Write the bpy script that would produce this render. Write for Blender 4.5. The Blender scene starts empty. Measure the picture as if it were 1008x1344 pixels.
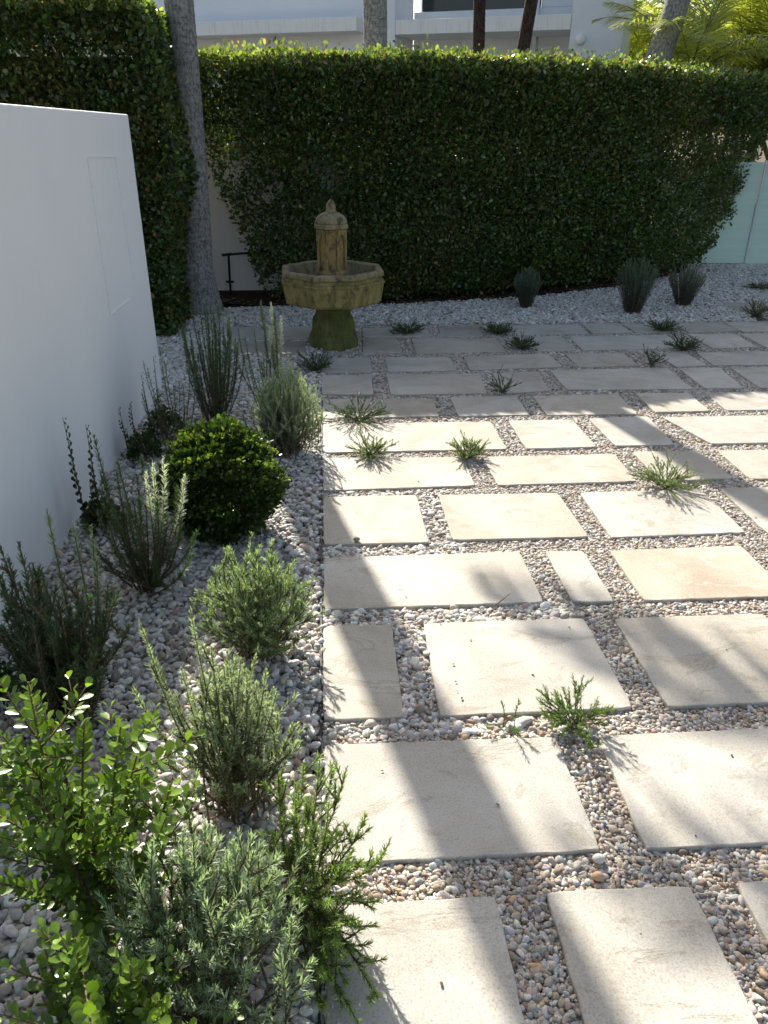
import bpy, math, random
import numpy as np
from mathutils import Vector, Matrix
R = math.radians
random.seed(7); rng = np.random.default_rng(11)
sc = bpy.context.scene
col = sc.collection

# ------------------------------------------------------------------ camera
CAM = Vector((0.0464, 0.0, 1.6))
rx = Vector((0.9975206, -0.07013801, 0.00577112)); up = Vector((0.02632679, 0.44795936, 0.89366622)); fw = Vector((0.0652652, 0.89129853, -0.4486952))
cd = bpy.data.cameras.new('camera'); camo = bpy.data.objects.new('camera', cd); col.objects.link(camo)
camo.matrix_world = Matrix(((rx.x, up.x, -fw.x, CAM.x), (rx.y, up.y, -fw.y, CAM.y), (rx.z, up.z, -fw.z, CAM.z), (0, 0, 0, 1)))
cd.sensor_fit = 'VERTICAL'; cd.sensor_height = 36.0; cd.lens = 1010 / 1344 * 36.0
cd.clip_start = 0.05; cd.clip_end = 2000
sc.camera = camo

# ------------------------------------------------------------------ light
SUN_EL, SUN_AZ = 31.7, 13.6            # the sun stands ahead of the camera, a little to the left
w = bpy.data.worlds.new("World"); sc.world = w; w.use_nodes = True
nt = w.node_tree; nt.nodes.clear()
sky = nt.nodes.new('ShaderNodeTexSky'); sky.sky_type = 'NISHITA'; sky.sun_disc = False
sky.sun_elevation = R(SUN_EL); sky.sun_rotation = R(360 - SUN_AZ); sky.air_density = 1.0; sky.dust_density = 3.0; sky.ozone_density = 1.0
bg = nt.nodes.new('ShaderNodeBackground'); bg.inputs[1].default_value = 0.104
wo = nt.nodes.new('ShaderNodeOutputWorld')
hs_ = nt.nodes.new('ShaderNodeHueSaturation'); hs_.inputs['Saturation'].default_value = 0.85
nt.links.new(sky.outputs[0], hs_.inputs['Color']); nt.links.new(hs_.outputs[0], bg.inputs[0]); nt.links.new(bg.outputs[0], wo.inputs[0])
sl = bpy.data.lights.new('sun', 'SUN'); sl.energy = 5.0; sl.angle = R(0.47); sl.color = (1.0, 0.955, 0.87)
so = bpy.data.objects.new('sun', sl); col.objects.link(so)
LD = Vector((math.sin(R(SUN_AZ)) * math.cos(R(SUN_EL)), -math.cos(R(SUN_AZ)) * math.cos(R(SUN_EL)), -math.sin(R(SUN_EL))))
so.rotation_euler = LD.to_track_quat('-Z', 'Y').to_euler(); so.location = (-3, 10, 8)
sc.view_settings.view_transform = 'Standard'; sc.view_settings.look = 'None'
sc.view_settings.gamma = 1.0; sc.view_settings.exposure = 1.05
sc.cycles.max_bounces = 8; sc.cycles.diffuse_bounces = 4; sc.cycles.transmission_bounces = 4
sc.cycles.use_denoising = True

# ------------------------------------------------------------------ helpers
def tag(o, label=None, cat=None, group=None, kind=None):
    if label: o['label'] = label
    if cat: o['category'] = cat
    if group: o['group'] = group
    if kind: o['kind'] = kind
    return o

def empty(name, loc, label, cat, group=None, rz=0.0):
    o = bpy.data.objects.new(name, None); col.objects.link(o)
    o.location = loc; o.rotation_euler = (0, 0, rz); o.empty_display_size = 0.1
    return tag(o, label, cat, group)

def link(name, me, parent=None, mat=None):
    o = bpy.data.objects.new(name, me); col.objects.link(o)
    if mat is not None and not me.materials: me.materials.append(mat)
    if parent is not None: o.parent = parent
    return o

def mesh_np(name, V, F, mat=None, parent=None, col_=None, smooth=False):
    """V (n,3), F (m,k) -> one mesh object; col_ (n,3) point colour attribute 'tint'"""
    V = np.asarray(V, np.float32); F = np.asarray(F, np.int32)
    me = bpy.data.meshes.new(name); m, k = F.shape
    me.vertices.add(len(V)); me.vertices.foreach_set('co', V.ravel())
    me.loops.add(m * k); me.loops.foreach_set('vertex_index', F.ravel())
    me.polygons.add(m)
    me.polygons.foreach_set('loop_start', np.arange(0, m * k, k, dtype=np.int32))
    me.polygons.foreach_set('loop_total', np.full(m, k, np.int32))
    if smooth: me.polygons.foreach_set('use_smooth', np.ones(m, bool))
    if col_ is not None:
        a = me.attributes.new('tint', 'FLOAT_COLOR', 'POINT')
        c = np.ones((len(V), 4), np.float32); c[:, :3] = col_; a.data.foreach_set('color', c.ravel())
    me.update(calc_edges=True)
    return link(name, me, parent, mat)

class MB:
    """collects boxes, rings, tubes -> one mesh"""
    def __init__(s): s.v = []; s.f = []
    def add(s, V, F):
        n = len(s.v); s.v += [tuple(map(float, p)) for p in V]; s.f += [tuple(i + n for i in f) for f in F]
    def box(s, a, b, M=None):
        x0, y0, z0 = a; x1, y1, z1 = b
        V = [(x0,y0,z0),(x1,y0,z0),(x1,y1,z0),(x0,y1,z0),(x0,y0,z1),(x1,y0,z1),(x1,y1,z1),(x0,y1,z1)]
        if M is not None: V = [tuple(M @ Vector(p)) for p in V]
        s.add(V, [(0,3,2,1),(4,5,6,7),(0,1,5,4),(1,2,6,5),(2,3,7,6),(3,0,4,7)])
    def rings(s, rings, cap0=True, cap1=True):
        n = len(rings[0]); V = [p for r in rings for p in r]; F = []
        for i in range(len(rings) - 1):
            for j in range(n):
                a = i*n + j; b = i*n + (j+1) % n
                F.append((a, b, b + n, a + n))
        if cap0: F.append(tuple(range(n))[::-1])
        if cap1: F.append(tuple((len(rings)-1)*n + j for j in range(n)))
        s.add(V, F)
    def lathe(s, prof, n=8, c=(0, 0), rot=0.0, **k):
        s.rings([[(c[0] + r*math.cos(rot + 2*math.pi*j/n), c[1] + r*math.sin(rot + 2*math.pi*j/n), z) for j in range(n)] for r, z in prof], **k)
    def tube(s, pts, rad, n=6):
        pts = [Vector(p) for p in pts]; rings = []
        if not hasattr(rad, '__len__'): rad = [rad]*len(pts)
        for i, p in enumerate(pts):
            t = (pts[min(i+1, len(pts)-1)] - pts[max(i-1, 0)]).normalized()
            a = t.orthogonal().normalized() if i == 0 else (a - t*a.dot(t)).normalized()
            b = t.cross(a)
            rings.append([tuple(p + (a*math.cos(2*math.pi*j/n) + b*math.sin(2*math.pi*j/n))*rad[i]) for j in range(n)])
        s.rings(rings)
    def build(s, name, mat, parent=None, smooth=False, bevel=0.0):
        me = bpy.data.meshes.new(name); me.from_pydata(s.v, [], s.f)
        if smooth:
            for p in me.polygons: p.use_smooth = True
        me.update()
        o = link(name, me, parent, mat)
        if bevel:
            b = o.modifiers.new('bevel', 'BEVEL'); b.width = bevel; b.segments = 2; b.limit_method = 'ANGLE'; b.angle_limit = R(35)
        return o

# ------------------------------------------------------------------ node helpers
class NT:
    def __init__(s, name, rough=0.8, spec=0.3):
        s.m = bpy.data.materials.new(name); s.m.use_nodes = True; s.t = s.m.node_tree
        s.b = s.t.nodes['Principled BSDF']; s.b.inputs['Roughness'].default_value = rough; s.b.inputs['Specular IOR Level'].default_value = spec
        s.out = s.t.nodes['Material Output']
    def n(s, typ, **k):
        nd = s.t.nodes.new('ShaderNode' + typ)
        for a, v in k.items(): setattr(nd, a, v)
        return nd
    def L(s, a, b): s.t.links.new(a, b)
    def coord(s, kind='Object', scale=(1, 1, 1)):
        tc = s.n('TexCoord'); mp = s.n('Mapping'); mp.inputs['Scale'].default_value = scale
        s.L(tc.outputs[kind], mp.inputs[0]); return mp.outputs[0]
    def world(s, scale=(1, 1, 1)):
        g = s.n('NewGeometry'); mp = s.n('Mapping'); mp.inputs['Scale'].default_value = scale
        s.L(g.outputs['Position'], mp.inputs[0]); return mp.outputs[0]
    def noise(s, vec, scale, detail=4, rough=0.55, dist=0.0):
        n = s.n('TexNoise'); n.inputs['Scale'].default_value = scale; n.inputs['Detail'].default_value = detail
        n.inputs['Roughness'].default_value = rough; n.inputs['Distortion'].default_value = dist
        if vec is not None: s.L(vec, n.inputs['Vector'])
        return n.outputs['Fac']
    def ramp(s, fac, stops, interp='LINEAR'):
        r = s.n('ValToRGB'); cr = r.color_ramp; cr.interpolation = interp
        while len(cr.elements) < len(stops): cr.elements.new(0.5)
        for e, (p, c) in zip(cr.elements, stops):
            e.position = p; e.color = (c, c, c, 1) if not hasattr(c, '__len__') else (*c, 1)
        s.L(fac, r.inputs[0]); return r.outputs[0]
    def mix(s, a, b, fac, mode='MIX'):
        m = s.n('MixRGB'); m.blend_type = mode
        for i, v in ((0, fac), (1, a), (2, b)):
            if hasattr(v, 'is_linked') or hasattr(v, 'links'): s.L(v, m.inputs[i])
            else: m.inputs[i].default_value = v if i == 0 else (*v, 1)
        return m.outputs[0]
    def bump(s, h, strength=0.5, dist=0.01, prev=None):
        b = s.n('Bump'); b.inputs['Strength'].default_value = strength; b.inputs['Distance'].default_value = dist
        s.L(h, b.inputs['Height'])
        if prev is not None: s.L(prev, b.inputs['Normal'])
        return b.outputs[0]
    def done(s, colr=None, normal=None, rough=None):
        if colr is not None:
            if hasattr(colr, 'links'): s.L(colr, s.b.inputs['Base Color'])
            else: s.b.inputs['Base Color'].default_value = (*colr, 1)
        if normal is not None: s.L(normal, s.b.inputs['Normal'])
        if rough is not None: s.L(rough, s.b.inputs['Roughness'])
        return s.m

def leaf_material(name, rough=0.4, spec=0.5, trans=0.35, tmul=(1.25, 1.45, 0.55), back=None):
    s = NT(name, rough, spec)
    a = s.n('Attribute', attribute_name='tint'); a.attribute_type = 'GEOMETRY'
    c = a.outputs['Color']
    if back is not None:
        g = s.n('NewGeometry'); c = s.mix(c, back, g.outputs['Backfacing'])
    s.L(c, s.b.inputs['Base Color'])
    tr = s.n('BsdfTranslucent'); s.L(s.mix(a.outputs['Color'], tmul, 1.0, 'MULTIPLY'), tr.inputs[0])
    mx = s.n('MixShader'); mx.inputs[0].default_value = trans
    s.L(s.b.outputs[0], mx.inputs[1]); s.L(tr.outputs[0], mx.inputs[2]); s.L(mx.outputs[0], s.out.inputs[0])
    return s.m

M = {}
M['needle'] = leaf_material('needle_leaf', 0.42, 0.5, 0.28, (1.2, 1.4, 0.6))
M['silver'] = leaf_material('grey_leaf', 0.5, 0.45, 0.38, (1.15, 1.3, 0.7))
M['leaf'] = leaf_material('glossy_leaf', 0.33, 0.55, 0.3, (1.4, 1.5, 0.45))
M['hedge'] = leaf_material('hedge_leaf', 0.30, 0.65, 0.32, (1.6, 1.7, 0.5))
M['frond'] = leaf_material('palm_frond', 0.4, 0.4, 0.5, (1.5, 1.5, 0.6))

def simple(name, c, rough=0.7, spec=0.3, var=0.25, sc_=12, bump=0.0):
    s = NT(name, rough, spec); v = s.world(); f = s.noise(v, sc_, 5)
    cc = s.ramp(f, [(0.3, tuple(x*(1-var) for x in c)), (0.7, tuple(x*(1+var) for x in c))])
    return s.done(cc, s.bump(s.noise(v, sc_*4, 4), bump, 0.01) if bump else None)
M['stem'] = simple('green_stem', (0.14, 0.15, 0.06), 0.7, var=0.3, sc_=40)
M['bark'] = simple('brown_stem', (0.16, 0.11, 0.07), 0.85, var=0.4, sc_=60, bump=0.5)
M['branch'] = simple('hedge_branch', (0.09, 0.07, 0.05), 0.9, var=0.4, sc_=30, bump=0.4)
M['black_pipe'] = simple('black_pipe', (0.015, 0.015, 0.017), 0.5, var=0.2)
M['steel'] = simple('dark_edging', (0.02, 0.02, 0.02), 0.6, var=0.3)

# rendered white wall: faint trowel unevenness, drip dust
s = NT('white_render', 0.75, 0.25); v = s.world()
c = s.ramp(s.noise(v, 1.3, 6, 0.6), [(0.3, (0.83, 0.83, 0.81)), (0.7, (0.88, 0.875, 0.855))])
c = s.mix(c, (0.62, 0.62, 0.58), s.ramp(s.noise(s.world((3, 3, 0.5)), 2.5, 5), [(0.62, 0.0), (0.85, 0.22)]))
M['wall'] = s.done(c, s.bump(s.noise(v, 160, 3), 0.12, 0.002, s.bump(s.noise(v, 3.0, 3), 0.25, 0.01)))
s = NT('bluish_render', 0.75, 0.25); v = s.world()
c = s.ramp(s.noise(v, 0.9, 6, 0.6), [(0.3, (0.70, 0.74, 0.78)), (0.7, (0.77, 0.79, 0.81))])
st = s.noise(s.world((9, 9, 0.6)), 3.0, 4)
g_ = s.n('NewGeometry'); sx = s.n('SeparateXYZ'); s.L(g_.outputs['Position'], sx.inputs[0])
M['facade'] = s.done(c, s.bump(s.noise(v, 60, 3), 0.1, 0.004))
s = NT('ledge_render', 0.75, 0.25)
c = s.ramp(s.noise(s.world((14, 14, 0.8)), 2.2, 5, 0.7), [(0.50, (0.80, 0.81, 0.79)), (0.80, (0.58, 0.59, 0.58))])
M['ledge'] = s.done(c)

# cream limestone slabs: mottled, pitted, each a shade of its own
def slab_material(name, lo, hi, vein, stain=0.25):
    s = NT(name, 0.72, 0.3)
    oi = s.n('ObjectInfo'); off = s.n('VectorMath', operation='SCALE'); g = s.n('NewGeometry'); ad = s.n('VectorMath', operation='ADD')
    cb = s.n('CombineXYZ'); 
    for i in range(3): s.L(oi.outputs['Random'], cb.inputs[i])
    s.L(cb.outputs[0], off.inputs[0]); off.inputs['Scale'].default_value = 37.0
    s.L(g.outputs['Position'], ad.inputs[0]); s.L(off.outputs[0], ad.inputs[1])
    v = ad.outputs[0]
    c = s.ramp(s.noise(v, 2.6, 7, 0.62, 0.6), [(0.32, lo), (0.68, hi)])
    mp = s.n('Mapping'); mp.inputs['Scale'].default_value = (1.0, 2.0, 1); s.L(v, mp.inputs[0])
    vn = s.noise(mp.outputs[0], 3.0, 8, 0.68, 1.6)
    c = s.mix(c, vein, s.ramp(vn, [(0.56, 0.0), (0.60, 0.42), (0.615, 0.5), (0.66, 0.0)]))
    c = s.mix(c, (0.40, 0.33, 0.24), s.ramp(s.noise(v, 1.7, 6, 0.65), [(0.5, 0.0), (0.75, stain*1.6)]))
    fine = s.noise(v, 190, 5, 0.8)
    c = s.mix(c, s.ramp(fine, [(0.3, 0.55), (0.5, 0.97), (0.75, 1.15)]), 1.0, 'MULTIPLY')
    vo = s.n('TexVoronoi'); vo.inputs['Scale'].default_value = 26; s.L(v, vo.inputs['Vector'])
    spot = s.ramp(vo.outputs['Distance'], [(0.03, 1.0), (0.075, 0.0)])
    pick = s.ramp(s.noise(v, 9, 2), [(0.60, 0.0), (0.66, 1.0)])
    pit = s.mix((0, 0, 0), spot, pick)
    c = s.mix(c, (0.16, 0.13, 0.10), s.mix((0, 0, 0), pit, 0.75))
    tone = s.ramp(oi.outputs['Random'], [(0.0, (0.84, 0.835, 0.83)), (0.35, (1.0, 0.97, 0.91)), (0.6, (0.95, 0.95, 0.95)), (1.0, (1.09, 1.09, 1.08))])
    c = s.mix(c, tone, 1.0, 'MULTIPLY')
    h = s.bump(fine, 0.45, 0.0022, s.bump(s.noise(mp.outputs[0], 6.0, 5, 0.6, 0.5), 0.22, 0.005, s.bump(s.ramp(vn, [(0.585, 1.0), (0.62, 0.5), (0.65, 1.0)]), 0.3, 0.003)))
    return s.done(c, h)
M['slab'] = slab_material('cream_limestone', (0.415, 0.372, 0.305), (0.575, 0.54, 0.475), (0.33, 0.275, 0.20))
M['slab_tan'] = slab_material('tan_limestone', (0.40, 0.325, 0.24), (0.56, 0.49, 0.39), (0.62, 0.57, 0.49), 0.5)

# pebbles take the colour stored on each point
s = NT('pebble', 0.62, 0.35)
a = s.n('Attribute', attribute_name='pcol'); a.attribute_type = 'INSTANCER'
v = s.coord('Object')
c = s.mix(a.outputs['Color'], s.ramp(s.noise(v, 1.6, 5, 0.65), [(0.3, 0.78), (0.7, 1.08)]), 1.0, 'MULTIPLY')
M['pebble'] = s.done(c, s.bump(s.noise(v, 5, 4), 0.25, 0.05))

s = NT('grit_ground', 0.95, 0.1); v = s.world()
c = s.ramp(s.noise(v, 120, 5, 0.7), [(0.3, (0.05, 0.038, 0.027)), (0.6, (0.16, 0.125, 0.09)), (0.8, (0.30, 0.25, 0.2))])
M['ground'] = s.done(c, s.bump(s.noise(v, 120, 4), 0.9, 0.01))
s = NT('leaf_mulch', 0.95, 0.1); v = s.world()
c = s.ramp(s.noise(v, 45, 5, 0.7), [(0.3, (0.018, 0.012, 0.009)), (0.6, (0.05, 0.032, 0.022)), (0.8, (0.16, 0.06, 0.03))])
M['mulch'] = s.done(c, s.bump(s.noise(v, 50, 4), 1.0, 0.03))

# cast stone of the fountain: ochre with green algae, darker in the mouldings
def stone(name, a_, b_, alg):
    s = NT(name, 0.85, 0.2); v = s.world()
    c = s.ramp(s.noise(v, 7, 7, 0.65), [(0.3, a_), (0.7, b_)])
    c = s.mix(c, alg, s.ramp(s.noise(s.world((1, 1, 0.35)), 9, 6, 0.65), [(0.42, 0.0), (0.62, 0.8)]))
    c = s.mix(c, (0.06, 0.05, 0.03), s.ramp(s.noise(s.world((1, 1, 0.5)), 22, 6, 0.7), [(0.50, 0.0), (0.64, 0.85)]))
    return s.done(c, s.bump(s.noise(v, 70, 5), 0.6, 0.006))
M['stone_top'] = stone('ochre_cast_stone', (0.29, 0.18, 0.07), (0.42, 0.29, 0.13), (0.20, 0.17, 0.06))
M['stone_bowl'] = stone('mossy_cast_stone', (0.25, 0.195, 0.07), (0.37, 0.30, 0.13), (0.13, 0.125, 0.035))
M['stone_base'] = stone('green_cast_stone', (0.12, 0.12, 0.035), (0.18, 0.175, 0.06), (0.07, 0.09, 0.02))
M['stone_pale'] = stone('pale_cast_stone', (0.25, 0.20, 0.12), (0.33, 0.27, 0.17), (0.19, 0.165, 0.075))
s = NT('fountain_water', 0.05, 0.5); M['water'] = s.done((0.02, 0.03, 0.015))

def bark(name, c0, c1, ringscale, vert=True):
    s = NT(name, 0.9, 0.15); v = s.coord('Object')
    sp = s.noise(s.coord('Object', (15, 15, 9)), 3.2, 6, 0.72)
    rg = s.noise(s.coord('Object', (2.0, 2.0, ringscale)), 3.0, 4, 0.7)
    c = s.ramp(sp, [(0.38, c0), (0.56, c1), (0.75, tuple(min(x*1.3, 0.6) for x in c1))])
    c = s.mix(c, s.ramp(rg, [(0.35, 0.6), (0.5, 1.0)]), 0.7, 'MULTIPLY')
    return s.done(c, s.bump(sp, 0.9, 0.02, s.bump(rg, 0.8, 0.02)))
M['palm_bark'] = bark('grey_palm_bark', (0.15, 0.143, 0.13), (0.40, 0.385, 0.35), 14)
M['dark_bark'] = bark('dark_bark', (0.02, 0.015, 0.012), (0.075, 0.05, 0.04), 4)
PAVERS = [
  [(0.0, 0.69, 0.405, 0.69, 0.4, 1.18, 0.005, 1.18), (0.523, 0.69, 0.87, 0.69, 0.865, 1.177, 0.518, 1.183), (0.976, 0.69, 1.45, 0.69, 1.45, 1.18, 0.976, 1.176)] ,
  [(0.004, 1.292, 0.687, 1.286, 0.681, 1.685, 0.001, 1.695), (0.798, 1.281, 1.42, 1.281, 1.42, 1.68, 0.803, 1.68)] ,
  [(-0.002, 1.8, 0.244, 1.795, 0.244, 2.281, -0.002, 2.29), (0.351, 1.793, 0.953, 1.792, 0.948, 2.279, 0.358, 2.285), (1.061, 1.789, 1.62, 1.789, 1.62, 2.269, 1.055, 2.269)] ,
  [(0.0, 2.395, 0.829, 2.392, 0.825, 2.781, 0.0, 2.78), (0.937, 2.385, 1.096, 2.375, 1.096, 2.771, 0.933, 2.777), (1.211, 2.376, 1.79, 2.376, 1.789, 2.772, 1.208, 2.764)] ,
  [(0.0, 2.887, 0.453, 2.876, 0.45, 3.354, -0.003, 3.361), (0.557, 2.891, 1.158, 2.887, 1.144, 3.344, 0.556, 3.348), (1.253, 2.876, 1.869, 2.889, 1.869, 3.342, 1.254, 3.342), (1.963, 2.88, 2.6, 2.88, 2.6, 3.346, 1.963, 3.346)] ,
  [(-0.003, 3.435, 0.755, 3.449, 0.754, 3.819, -0.004, 3.852), (0.87, 3.448, 1.584, 3.451, 1.593, 3.817, 0.86, 3.821), (1.7, 3.443, 2.089, 3.457, 2.069, 3.838, 1.7, 3.84), (2.176, 3.446, 2.75, 3.446, 2.75, 3.835, 2.184, 3.835)] ,
  [(-0.004, 3.921, 1.018, 3.917, 1.012, 4.359, -0.004, 4.372), (1.122, 3.911, 1.528, 3.919, 1.519, 4.371, 1.124, 4.371), (1.639, 3.931, 1.983, 3.933, 2.004, 4.409, 1.624, 4.386), (2.191, 3.928, 2.95, 3.928, 2.95, 4.382, 2.09, 4.382)] ,
  [(-0.004, 4.469, 0.715, 4.476, 0.713, 4.814, -0.004, 4.843), (0.83, 4.469, 1.277, 4.468, 1.275, 4.852, 0.832, 4.838), (1.387, 4.463, 1.962, 4.454, 1.974, 4.851, 1.388, 4.846), (2.08, 4.47, 2.44, 4.481, 2.457, 4.851, 2.089, 4.86), (2.557, 4.488, 3.1, 4.488, 3.1, 4.855, 2.572, 4.855)] ,
  [(-0.013, 4.944, 0.333, 4.926, 0.342, 5.373, -0.014, 5.391), (0.446, 4.92, 1.097, 4.912, 1.131, 5.375, 0.452, 5.396), (1.219, 4.906, 1.531, 4.946, 1.566, 5.402, 1.22, 5.371), (1.656, 4.962, 2.525, 4.932, 2.558, 5.453, 1.661, 5.436), (2.614, 4.948, 2.889, 4.935, 2.951, 5.434, 2.64, 5.437), (3.002, 4.929, 3.5, 4.929, 3.5, 5.43, 3.031, 5.43)] ,
  [(-0.015, 5.458, 0.35, 5.444, 0.358, 5.836, -0.015, 5.826), (0.47, 5.457, 0.978, 5.463, 0.974, 5.826, 0.472, 5.85), (1.072, 5.458, 1.787, 5.522, 1.762, 5.886, 1.083, 5.831), (1.9, 5.505, 2.37, 5.524, 2.37, 5.877, 1.9, 5.879), (2.634, 5.475, 2.882, 5.498, 2.876, 5.882, 2.634, 5.88), (2.936, 5.496, 3.7, 5.496, 3.7, 5.864, 2.964, 5.864)] ,
  [(-0.705, 6.004, -0.147, 5.976, -0.137, 6.383, -0.735, 6.411), (0.306, 5.945, 0.622, 5.985, 0.623, 6.424, 0.33, 6.441), (0.726, 5.945, 1.455, 5.967, 1.453, 6.391, 0.737, 6.419), (1.717, 5.987, 2.033, 5.979, 2.036, 6.461, 1.717, 6.426), (2.077, 5.977, 2.931, 6.009, 2.97, 6.437, 2.089, 6.435), (3.152, 5.987, 3.542, 6.016, 3.579, 6.449, 3.152, 6.453), (3.61, 5.987, 4.3, 5.987, 4.3, 6.448, 3.61, 6.448)] ,
  [(-0.786, 6.478, -0.125, 6.447, -0.106, 6.884, -0.82, 6.917), (0.337, 6.49, 0.917, 6.49, 0.917, 6.823, 0.343, 6.82), (1.002, 6.478, 1.365, 6.469, 1.394, 6.86, 1.015, 6.83), (1.575, 6.502, 2.303, 6.533, 2.305, 6.885, 1.575, 6.852), (2.333, 6.532, 2.696, 6.532, 2.685, 6.886, 2.337, 6.883), (2.722, 6.547, 3.018, 6.547, 3.018, 6.871, 2.71, 6.866), (3.189, 6.502, 3.67, 6.548, 3.655, 6.873, 3.189, 6.869), (3.681, 6.528, 4.2, 6.528, 4.2, 6.89, 3.674, 6.89)] ,
  [(4.16, 6.97, 4.9, 6.97, 4.9, 7.25, 4.13, 7.25), (4.077, 7.34, 4.9, 7.34, 4.9, 7.763, 4.042, 7.763)] ,
  [(4.66, 7.85, 5.4, 7.85, 5.4, 8.25, 4.62, 8.25)] ,
]
# ------------------------------------------------------------------ setting
def sheet(name, pts, z, mat, kind='structure'):
    me = bpy.data.meshes.new(name); me.from_pydata([(x, y, z) for x, y in pts], [], [tuple(range(len(pts)))]); me.update()
    o = link(name, me, None, mat); o['kind'] = kind; return o
sheet('ground', [(-400, -400), (400, -400), (400, 400), (-400, 400)], -0.045, M['ground'])

# planting soil and leaf litter at the hedge foot
hv = [(-1.9, 8.0), (-1.15, 7.98), (-0.34, 7.72), (0.73, 7.78), (2.22, 8.1), (3.4, 8.66), (4.5, 9.45), (4.7, 9.8), (4.7, 10.6), (-1.9, 10.6)]
sheet('soil', hv, -0.004, M['mulch'])

def inside(P, poly):
    x, y = P[:, 0], P[:, 1]; r = np.zeros(len(P), bool); n = len(poly)
    for i in range(n):
        x0, y0 = poly[i]; x1, y1 = poly[(i+1) % n]
        if y0 == y1: continue
        k = ((y0 > y) != (y1 > y)) & (x < (x1-x0)*(y-y0)/(y1-y0) + x0); r ^= k
    return r

# ------------------------------------------------------------------ slabs
def slab(pts, mat, seed):
    rn = random.Random(seed); c = Vector((sum(p[0] for p in pts)/4, sum(p[1] for p in pts)/4, 0)); th = 0.042
    loop = []
    for i in range(4):
        a = Vector((*pts[i], 0)); b = Vector((*pts[(i+1) % 4], 0)); L_ = (b-a).length; k = max(3, int(L_/0.035)); d = (b-a)/L_; nrm = Vector((d.y, -d.x, 0))
        ph = rn.uniform(0, 9)
        for j in range(k):
            t = j/k; q = a + (b-a)*t
            off = 0.0012*math.sin(9*t*L_*6+ph) + rn.gauss(0, 0.0006)
            if rn.random() < 0.03: off -= rn.uniform(0.001, 0.004)
            if j == 0: q = q + (d + (a - Vector((*pts[i-1], 0))).normalized()*-1)*0.004; off = 0
            loop.append(q + nrm*off - c)
    n = len(loop); cen = Vector((0, 0, 0))
    def ring(ins, z): return [Vector((p.x, p.y, 0))*(1 - ins/max(p.length, 0.01)) + Vector((0, 0, z)) for p in loop]
    rings = [ring(0.0, -th), ring(0.0, -0.004), ring(0.0012, -0.0012), ring(0.004, 0.0)]
    m = MB(); m.rings(rings, cap0=False, cap1=True)
    me = bpy.data.meshes.new('paving_stone'); me.from_pydata(m.v, [], m.f); me.update()
    o = link('paving_stone', me, None, mat); o.location = c + Vector((0, 0, rn.uniform(-0.0025, 0.001))); o.rotation_euler = (rn.gauss(0, 0.0022), rn.gauss(0, 0.0022), 0); return o
ORD = ['nearest', 'second', 'third', 'fourth', 'fifth', 'sixth', 'seventh', 'eighth', 'ninth', 'tenth', 'eleventh', 'twelfth', 'thirteenth', 'fourteenth']
NUM = ['first', 'second', 'third', 'fourth', 'fifth', 'sixth', 'seventh', 'eighth']
polys = []; centers = []
ODD = {(0, 0): 'cream slab in nearest row, sprawling rosemary shadow at its bed side', (3, 1): 'very narrow upright cream slab, the thinnest of all paving slabs',
       (3, 2): 'tan brown mottled slab, the only brownish one in the paving', (2, 0): 'small upright cream slab beside the bed, crossed by trunk shadow',
       (1, 0): 'largest cream slab crossed by the trunk shadow, second row from near end', (2, 1): 'large cream slab with three dark specks, small plant at its near corner',
       (3, 0): 'wide cream slab with a row of small dark spots and a twig', (4, 0): 'cream slab by the bed with a small stone at its near edge'}
for i, row in enumerate(PAVERS):
    for j, q in enumerate(row):
        pts = [(q[0], q[1]), (q[2], q[3]), (q[4], q[5]), (q[6], q[7])]
        o = slab(pts, M['slab_tan'] if (i, j) == (3, 2) else M['slab'], i*20+j)
        wd = q[2]-q[0]; dp = q[7]-q[1]; shape = 'wide' if wd > 1.5*dp else ('narrow' if wd < 0.85*dp else 'squarish')
        lit = 'sunlit' if i < 6 else ('half shaded' if i == 6 else 'shaded')
        if i in (10, 11) and j == 0: lab = 'shaded slab left of the fountain foot, %s row of paving from near end' % ORD[i]
        elif (i, j) in ODD: lab = ODD[(i, j)]
        elif i >= 12: lab = ['shaded slab at right behind the small pale tuft', 'shaded slab at far right beside the white gravel', 'farthest slab at far right near the green glass panel'][(i-12)*2+j]
        else: lab = '%s %s stone slab, %s from the bed in the %s row from near end' % (lit, shape, NUM[j - (1 if i in (10, 11) else 0)], ORD[i])
        tag(o, lab, 'paving slab', 'stone slabs laid in gravel'); polys.append(pts)
        polys[-1] = pts

# ------------------------------------------------------------------ walls
m = MB()
x0, x1 = -1.165, -1.09
V = [(x0, -1.5), (x1, 5.15), (x1-0.16, 5.15), (x0-0.16, -1.5)]
zt0, zt1 = 1.70, 1.65
m.rings([[(x, y, -0.05) for x, y in V], [(V[0][0], V[0][1], zt0), (V[1][0], V[1][1], zt1), (V[2][0], V[2][1], zt1), (V[3][0], V[3][1], zt0)]])
wl = empty('garden_wall', (-1.12, 2, 0), 'smooth white rendered wall along the left side of the planting bed', 'wall')
def ch(o, par):  # keep world position when parenting to an unrotated empty
    o.parent = par; o.location = o.location - par.location; return o
ch(m.build('wall', M['wall'], bevel=0.008), wl)
m = MB()
def pw(y, z): return (-1.0895 - (5.15-y)*0.0113 + 0.0022, y, z)
for a, b in (((4.18, 0.70), (4.19, 1.455)), ((4.19, 1.455), (4.72, 1.44)), ((4.72, 1.44), (4.745, 0.78)), ((4.18, 0.70), (4.62, 0.70))):
    m.tube([pw(*a), pw(*b)], 0.0028, 4)
ch(m.build('access_panel_outline', M['wall']), wl)

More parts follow.
